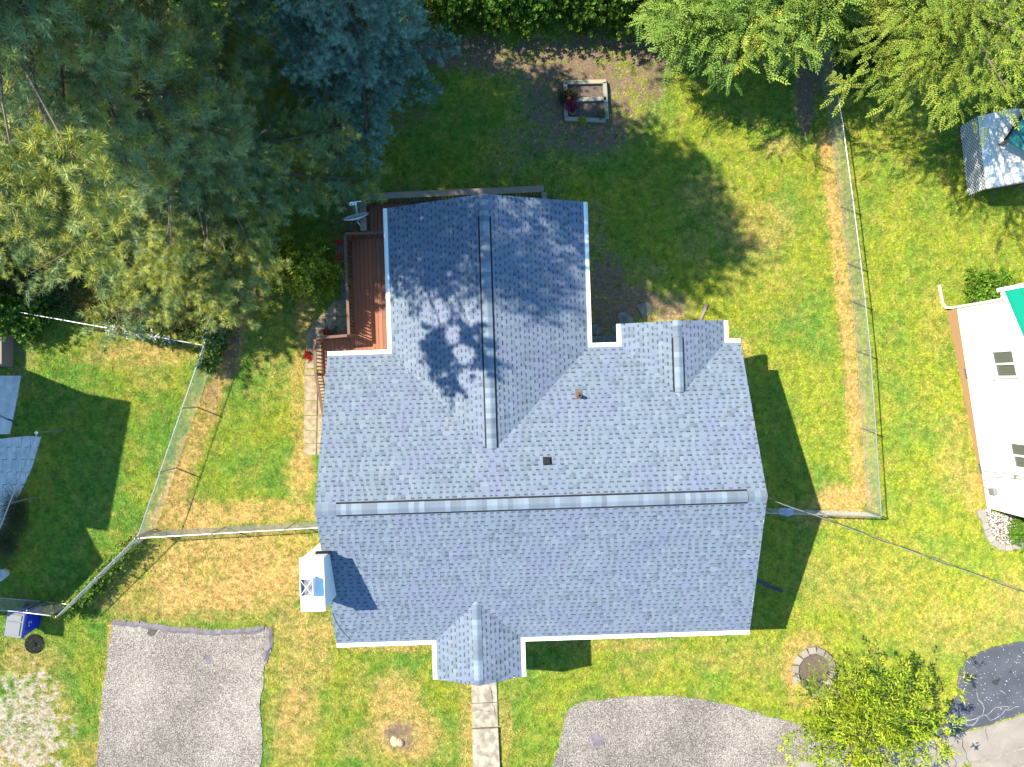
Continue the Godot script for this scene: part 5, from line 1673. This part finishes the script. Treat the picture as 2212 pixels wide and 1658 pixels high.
func left_side() -> void:
	# the left neighbour's house stands outside the picture; its roof shades the lawn
	var t := thing("neighbour_house", "tall neighbouring house whose shadow lies on the left lawn", "house", Vector3(-22.0, 0, 1.5))
	var o3 := Vector2(-22.0, 1.5)
	var main := PackedVector2Array([Vector2(-17.9, -1.15) - o3, Vector2(-18.74, 3.4) - o3, Vector2(-26.0, 2.2) - o3, Vector2(-25.2, -2.4) - o3])
	var st := begin()
	var inner := PackedVector2Array()
	for p in main: inner.append(p * 0.92)
	slab(st, inner, 0.0, 5.98)
	box(st, Vector3(-1.1, 1.75, 3.0), Vector3(7.6, 3.5, 4.6))
	for x in [2.7, -4.9]:
		tri(st, Vector3(x, 3.5, 0.7), Vector3(x, 3.5, 5.3), Vector3(x, 5.75, 3.0))
	done("wall", st, M.siding, t)
	st = begin()
	slab(st, main, 6.0, 6.1)
	for k in 4:
		tri(st, Vector3(main[k].x, 6.1, main[k].y), Vector3(main[(k + 1) % 4].x, 6.1, main[(k + 1) % 4].y), Vector3(0, 7.0, -0.9))
	for k in [-1.0, 1.0]:
		quad(st, Vector3(3.2, 6.0, 3.0), Vector3(-5.2, 6.0, 3.0), Vector3(-5.2, 3.6, 3.0 + k * 2.6), Vector3(3.2, 3.6, 3.0 + k * 2.6))
		quad(st, Vector3(3.2, 5.9, 3.0), Vector3(-5.2, 5.9, 3.0), Vector3(-5.2, 3.5, 3.0 + k * 2.6), Vector3(3.2, 3.5, 3.0 + k * 2.6))
	done("roof", st, M.slate_paver, t)
	# pale slabs and pavers at its foot
	for s in [[[[-60, 812], [46, 812], [40, 850], [34, 880], [22, 938], [-60, 940]], "smooth pale concrete slab with a crack beside the left lawn", M.pale_slab], [[[-60, 955], [60, 942], [90, 944], [70, 1010], [42, 1070], [10, 1150], [-60, 1290]], "", M.pale_slab]]:
		var poly := outline(s[0])
		clear(poly)
		if s[1]:
			st = begin()
			slab(st, poly, -0.02, 0.05)
			var o := ground_part("concrete_pad", st, s[2], s[1])
			crack(o, "crack", [[-20, 885], [4, 900], [20, 908], [40, 918]], 0.05, 0.056, M.cable_dark)
		else:
			var holder := Node3D.new()
			holder.name = "paved_terrace"
			holder.set_meta("kind", "structure")
			holder.set_meta("label", "pale brick shaped pavers of the left neighbour's terrace")
			add_child(holder)
			for j in 13:
				for i in 9:
					var x0 := -72.0 + i * 20.0 + (j % 2) * 9.0
					var y0 := 940.0 + j * 27.0
					for cut in Geometry2D.intersect_polygons(outline([[x0, y0], [x0 + 19.3, y0 - 1.5], [x0 + 19.3, y0 + 25], [x0, y0 + 26.4]]), poly):
						if cut.size() < 3: continue
						st = begin()
						slab(st, cut, -0.02, 0.05 + rng.randf() * 0.008)
						done("paver", st, s[2], holder)
	# rail on two posts along the terrace
	t = thing("rail_fence", "thin metal rail on two leaning posts beside the pale terrace", "fence", gp(118, 932))
	var p0 := t.position
	var a := gp(80, 935, 1.4) - p0
	var b := gp(20, 1088, 1.4) - p0
	var c := gp(-60, 1290, 1.4) - p0
	st = begin()
	tube(st, [a, b, c], 0.022, 7)
	done("rail", st, M.galvanised, t)
	for q in [a, b]:
		st = begin()
		tube(st, [Vector3(q.x, -0.0, q.z), q + Vector3(0, 0.03, 0)], 0.03, 8)
		done("post", st, M.galvanised, t)
	st = begin()
	lathe(st, a + Vector3(0, 0.03, 0), [Vector2(0.0, -0.04), Vector2(0.055, 0), Vector2(0.045, 0.05), Vector2(0, 0.07)], 10)
	done("cap", st, M.white_plastic, t)
	# weathered screen panel by the upper slab
	t = thing("board_screen", "weathered brown grey board screen at the flowering fence's end", "screen", gp(8, 742))
	for k in 5:
		st = begin()
		st.set_color(Color(0.17, 0.14, 0.13) * rng.randf_range(0.8, 1.2))
		box(st, Vector3(-0.32 + k * 0.15, 0.3, 0), Vector3(0.142, 0.6, 1.65), Basis(), 0.98, 0.01)
		done("board", st, M.old_wood, t)
	t = thing("bucket", "pale blue bucket standing in the shaded grass near the gates", "bucket", gp(12, 1238), 0.4)
	st = begin()
	lathe(st, Vector3.ZERO, [Vector2(0, 0.0), Vector2(0.15, 0.0), Vector2(0.2, 0.34), Vector2(0.215, 0.34), Vector2(0.19, 0.32), Vector2(0.14, 0.05), Vector2(0, 0.05)], 16)
	done("tub", st, M.white_plastic, t)
	st = begin()
	var arc := []
	for k in 9:
		arc.append(Vector3(0.2 * cos(PI * k / 8.0), 0.34 + 0.02 * sin(PI * k / 8.0), 0.19 * sin(PI * k / 8.0)))
	tube(st, arc, 0.006, 5)
	done("handle", st, M.galvanised, t)

# ---------------------------------------------------------------- small things in the yards
func garden_things() -> void:
	var st: SurfaceTool
	# raised bed: weathered timbers round two plots
	var t := thing("raised_bed", "weathered timber raised bed divided into two plots", "garden bed", gp(1264, 218))
	var o := t.position
	for k in [[[1218, 179], [1309, 177]], [[1223, 217], [1309, 214]], [[1220, 257], [1308, 261]], [[1221, 181], [1223, 255]], [[1306, 179], [1311, 257]]]:
		for layer in 2:
			st = begin()
			st.set_color(Color(0.29, 0.25, 0.18).lerp(Color(0.22, 0.23, 0.2), rng.randf()))
			var a := gp(k[0][0], k[0][1], 0.06 + layer * 0.105) - o
			var b := gp(k[1][0], k[1][1], 0.06 + layer * 0.105) - o
			beam(st, a, b, 0.13 + 0.004 * layer, 0.1)
			done("timber", st, M.old_wood, t)
	var bed := outline([[1222, 181], [1307, 180], [1309, 258], [1223, 255]])
	clear(bed)
	st = begin()
	var inner := PackedVector2Array()
	for p in bed:
		inner.append(p - Vector2(o.x, o.z))
	slab(st, inner, -0.01, 0.09)
	done("earth", st, M.soil, t)
	broadleaf("garden_plant", "dark leafy plant at the middle timber of the raised bed", gp(1226, 214, 0.09), Vector3(0, 0.2, 0), Vector3(0.26, 0.2, 0.22), 16, 9, 0.14, leafy_twig(20, 0.1, 7, 0.08, 0.04), Color(0.05, 0.075, 0.02), Color(0.09, 0.06, 0.03), 401, 0.012, "", 0.2, "plant")
	broadleaf("garden_plant", "purple red leaved plant in the lower plot of the raised bed", gp(1232, 233, 0.09), Vector3(0, 0.15, 0), Vector3(0.2, 0.14, 0.13), 12, 8, 0.12, leafy_twig(21, 0.09, 7, 0.07, 0.035), Color(0.2, 0.02, 0.04), Color(0.13, 0.03, 0.07), 402, 0.01, "", 0.2, "plant")
	broadleaf("garden_plant", "bright yellow green seedling outside the raised bed's lower timber", gp(1257, 265), Vector3(0, 0.08, 0), Vector3(0.12, 0.08, 0.1), 6, 7, 0.07, leafy_twig(22, 0.07, 6, 0.06, 0.03), Color(0.2, 0.26, 0.01), Color(0.24, 0.26, 0.02), 403, 0.008, "", 0.1, "plant")
	broadleaf("garden_plant", "small green plant in the lower plot's far corner", gp(1300, 250, 0.09), Vector3(0, 0.08, 0), Vector3(0.13, 0.08, 0.13), 7, 7, 0.08, leafy_twig(23, 0.07, 6, 0.05, 0.03), Color(0.08, 0.12, 0.02), Color(0.14, 0.14, 0.03), 404, 0.008, "", 0.1, "plant")
	t = thing("clay_pot", "round clay pot standing in the lower plot of the raised bed", "pot", gp(1236, 246, 0.09))
	st = begin()
	lathe(st, Vector3.ZERO, [Vector2(0, 0), Vector2(0.07, 0), Vector2(0.1, 0.17), Vector2(0.115, 0.17), Vector2(0.115, 0.2), Vector2(0.09, 0.2), Vector2(0.085, 0.14), Vector2(0, 0.14)], 18)
	done("pot", st, M.terracotta, t)
	st = begin()
	lathe(st, Vector3(0, 0.165, 0), [Vector2(0, 0.01), Vector2(0.083, 0.0)], 16)
	done("earth", st, M.soil, t)
	# blue wheeled bin with grey lid
	t = thing("recycling_bin", "blue wheeled recycling bin with grey lid beside the gates", "bin", Vector3(-16.78, 0, 8.15), -0.16)
	st = begin()
	box(st, Vector3(0, 0.5, 0.0), Vector3(0.5, 0.9, 0.62), Basis(), 1.24)
	done("body", st, M.blue_plastic, t)
	st = begin()
	box(st, Vector3(0, 0.985, 0), Vector3(0.66, 0.05, 0.86), Basis(), 1.0, 0.015)
	done("rim", st, M.blue_plastic, t)
	st = begin()
	box(st, Vector3(0, 1.03, 0.0), Vector3(0.6, 0.045, 0.84), Basis(), 0.97, 0.012)
	var lid := done("lid", st, M.grey_plastic, t)
	for k in [[-0.265, 0.2], [0.1, 0.46]]:
		st = begin()
		box(st, Vector3(0, 1.07, k[0]), Vector3(0.48, 0.03, k[1]), Basis(), 0.94, 0.01)
		done("lid_panel", st, M.grey_plastic, lid)
	st = begin()
	tube(st, [Vector3(-0.24, 1.03, -0.46), Vector3(0.24, 1.03, -0.46)], 0.018, 7)
	done("handle", st, M.blue_plastic, t)
	for k in [-0.29, 0.29]:
		st = begin()
		lathe(st, Vector3(k, 0.12, -0.3), [Vector2(0, -0.03), Vector2(0.12, -0.03), Vector2(0.12, 0.03), Vector2(0, 0.03)], 16, Basis(Vector3.BACK, PI / 2))
		done("wheel", st, M.dark_plastic, t)
	# the white recycling arrows printed on its side
	st = begin()
	for k in 3:
		var a := TAU * k / 3.0 - 0.3
		for s in 3:
			var a0 := a + s * 0.42
			var a1 := a0 + 0.34
			var w0 := 0.02 if s < 2 else 0.035
			var w1 := 0.02 if s < 2 else 0.0
			var q := []
			for c in [[a0, 0.075 - w0], [a0, 0.075 + w0], [a1, 0.075 + w1], [a1, 0.075 - w1]]:
				var yy: float = 0.72 + c[1] * sin(c[0])
				q.append(Vector3(0.254 + 0.06 * (yy - 0.05) / 0.9, yy, 0.0 + c[1] * cos(c[0])))
			quad(st, q[0], q[1], q[2], q[3])
	done("recycling_mark", st, M.white_plastic, t)
	t = thing("black_disc", "round black disc lying on the grass beside the blue bin", "disc", gp(75, 1391))  # flat black disc with a raised rim and knob, nature unknown
	st = begin()
	lathe(st, Vector3.ZERO, [Vector2(0.34, 0.0), Vector2(0.34, 0.045), Vector2(0.31, 0.06), Vector2(0.28, 0.05), Vector2(0, 0.055)], 30)
	done("lid", st, M.dark_plastic, t)
	st = begin()
	lathe(st, Vector3(0, 0.055, 0), [Vector2(0.09, 0.0), Vector2(0.08, 0.03), Vector2(0, 0.035)], 14)
	done("knob", st, M.dark_plastic, t)
	# stone ring with mulch and two spiky plants
	t = thing("stone_ring", "ring of pale tapered blocks round dark mulch", "garden bed", gp(1757, 1450))
	o = t.position
	st = begin()
	var poly := PackedVector2Array()
	for k in 24:
		poly.append(Vector2(cos(TAU * k / 24.0) * 0.62, sin(TAU * k / 24.0) * 0.72))
	slab(st, poly, -0.01, 0.05)
	done("mulch", st, M.soil, t)
	var ring := PackedVector2Array()
	for p in poly:
		ring.append(p * 1.15 + Vector2(o.x, o.z))
	clear(ring)
	for k in 14:
		var a := TAU * k / 14.0 + 0.12
		if a > 1.6 and a < 2.5: continue
		st = begin()
		var c := Color(0.24, 0.215, 0.18) * rng.randf_range(0.82, 1.12)
		if k > 10: c = Color(0.17, 0.155, 0.14) * rng.randf_range(0.8, 1.2)
		st.set_color(c)
		var at := Vector3(cos(a) * 0.66, 0.07, sin(a) * 0.75)
		var bas := Basis(Vector3.UP, -a + rng.randf_range(-0.08, 0.08))
		box(st, at + Vector3(0, rng.randf_range(-0.015, 0.015), 0), Vector3(0.24, 0.14, 0.27), bas, 0.95, 0.016)
		done("block", st, M.stone, t)
	for p in [[1741, 1474, 0.9, "small spiky plant in the mulch at the stone ring's edge"], [1750, 1487, 1.2, "larger spiky plant in the gap of the stone ring"], [1753, 1465, 0.7, "pale green seedling in the middle of the stone ring's mulch"]]:
		var plant := thing("spiky_plant", p[3], "plant", gp(p[0], p[1], 0.03))
		var spots := []
		var tints := PackedColorArray()
		for k in 34:
			spots.append(Transform3D(towards(Vector3(rng.randfn() * 0.7, 0.8, rng.randfn() * 0.7), rng.randf() * TAU).scaled(Vector3.ONE * p[2] * rng.randf_range(0.7, 1.1)), Vector3(0, 0.02, 0)))
			tints.append(Color(0.05, 0.15, 0.02).lerp(Color(0.13, 0.22, 0.04), rng.randf()))
		many("leaves", leaf_mesh(0.26, 0.028), M.leaves, spots, tints, plant)
	# split rock left in the bare patch of the front lawn
	t = thing("rock", "split tan rock in the bare patch of the front lawn", "rock", gp(857, 1602))
	for k in [[-0.07, 0.0, 0.16, 0.3], [0.1, 0.03, 0.15, 1.0]]:
		st = begin()
		st.set_color(Color(0.42, 0.33, 0.2) if k[0] < 0 else Color(0.33, 0.26, 0.17))
		var pr := []
		for i in 6:
			var q := i / 5.0
			pr.append(Vector2(k[2] * sqrt(maxf(0.0, 1.0 - q * q)), 0.13 * q))
		lathe(st, Vector3(k[0], 0, k[1]), pr, 9, Basis(Vector3.UP, k[3]) * Basis.from_scale(Vector3(1, 1, 1.25)))
		done("half", st, M.stone, t)
	# weathered plank leaning out from behind the small wing
	t = thing("plank", "short weathered plank lying behind the small rear wing", "plank", gp(1522, 680))
	st = begin()
	st.set_color(Color(0.2, 0.16, 0.13))
	beam(st, gp(1526, 657, 0.05) - t.position, gp(1523, 668, 0.05) - t.position, 0.11, 0.06)
	beam(st, gp(1523, 668, 0.05) - t.position, gp(1508, 700, 0.05) - t.position, 0.1, 0.06)
	done("board", st, M.old_wood, t)
	# corrugated drain pipe from the right gable
	t = thing("drain_pipe", "dark blue corrugated drain pipe on the shaded grass", "pipe", gp(1640, 1258))
	o = t.position
	st = begin()
	var pts := []
	var radii := []
	for k in 37:
		var q := k / 36.0
		var p := gp(lerpf(1630, 1690, q), 1250.0 + 27.0 * q + 3.0 * sin(q * 3.0), 0.06) - o
		pts.append(p)
		radii.append(0.055 if k % 2 == 0 else 0.048)
	tube(st, pts, radii, 10)
	done("pipe", st, M.blue_black_pipe, t)
	# service cables from the gable to a pole outside the picture
	for k in 2:
		t = thing("service_cable", ["dark overhead service cable leaving the right gable", "pale bare overhead wire twisted along the dark cable"][k], "cable", hw(7.14, 4.5, 3.5), 0.0)
		o = t.position
		st = begin()
		pts = []
		var far := gp(2215, 1281, 5.6)
		var dir := (far - o)
		for i in 60:
			var q := i / 59.0 * 2.4
			var twist := Vector3(sin(q * 26.0 + k * PI), 0.5 * cos(q * 26.0 + k * PI), cos(q * 26.0 + k * PI)) * 0.016
			pts.append(dir * q + Vector3(0, -0.25 * sin(clampf(q / 2.4, 0, 1) * PI), 0) + twist)
		tube(st, pts, 0.011 if k == 0 else 0.008, 5)
		done("wire", st, M.cable_dark if k == 0 else M.cable_light, t)
	t = thing("utility_pole", "wooden utility pole carrying the service cables", "pole", (hw(7.14, 4.5, 3.5) + (gp(2215, 1281, 5.6) - hw(7.14, 4.5, 3.5)) * 2.4) * Vector3(1, 0, 1))
	st = begin()
	tube(st, [Vector3.ZERO, Vector3(0, 4, 0), Vector3(0, 9.0, 0)], [0.16, 0.14, 0.11], 10)
	done("shaft", st, M.bark, t)
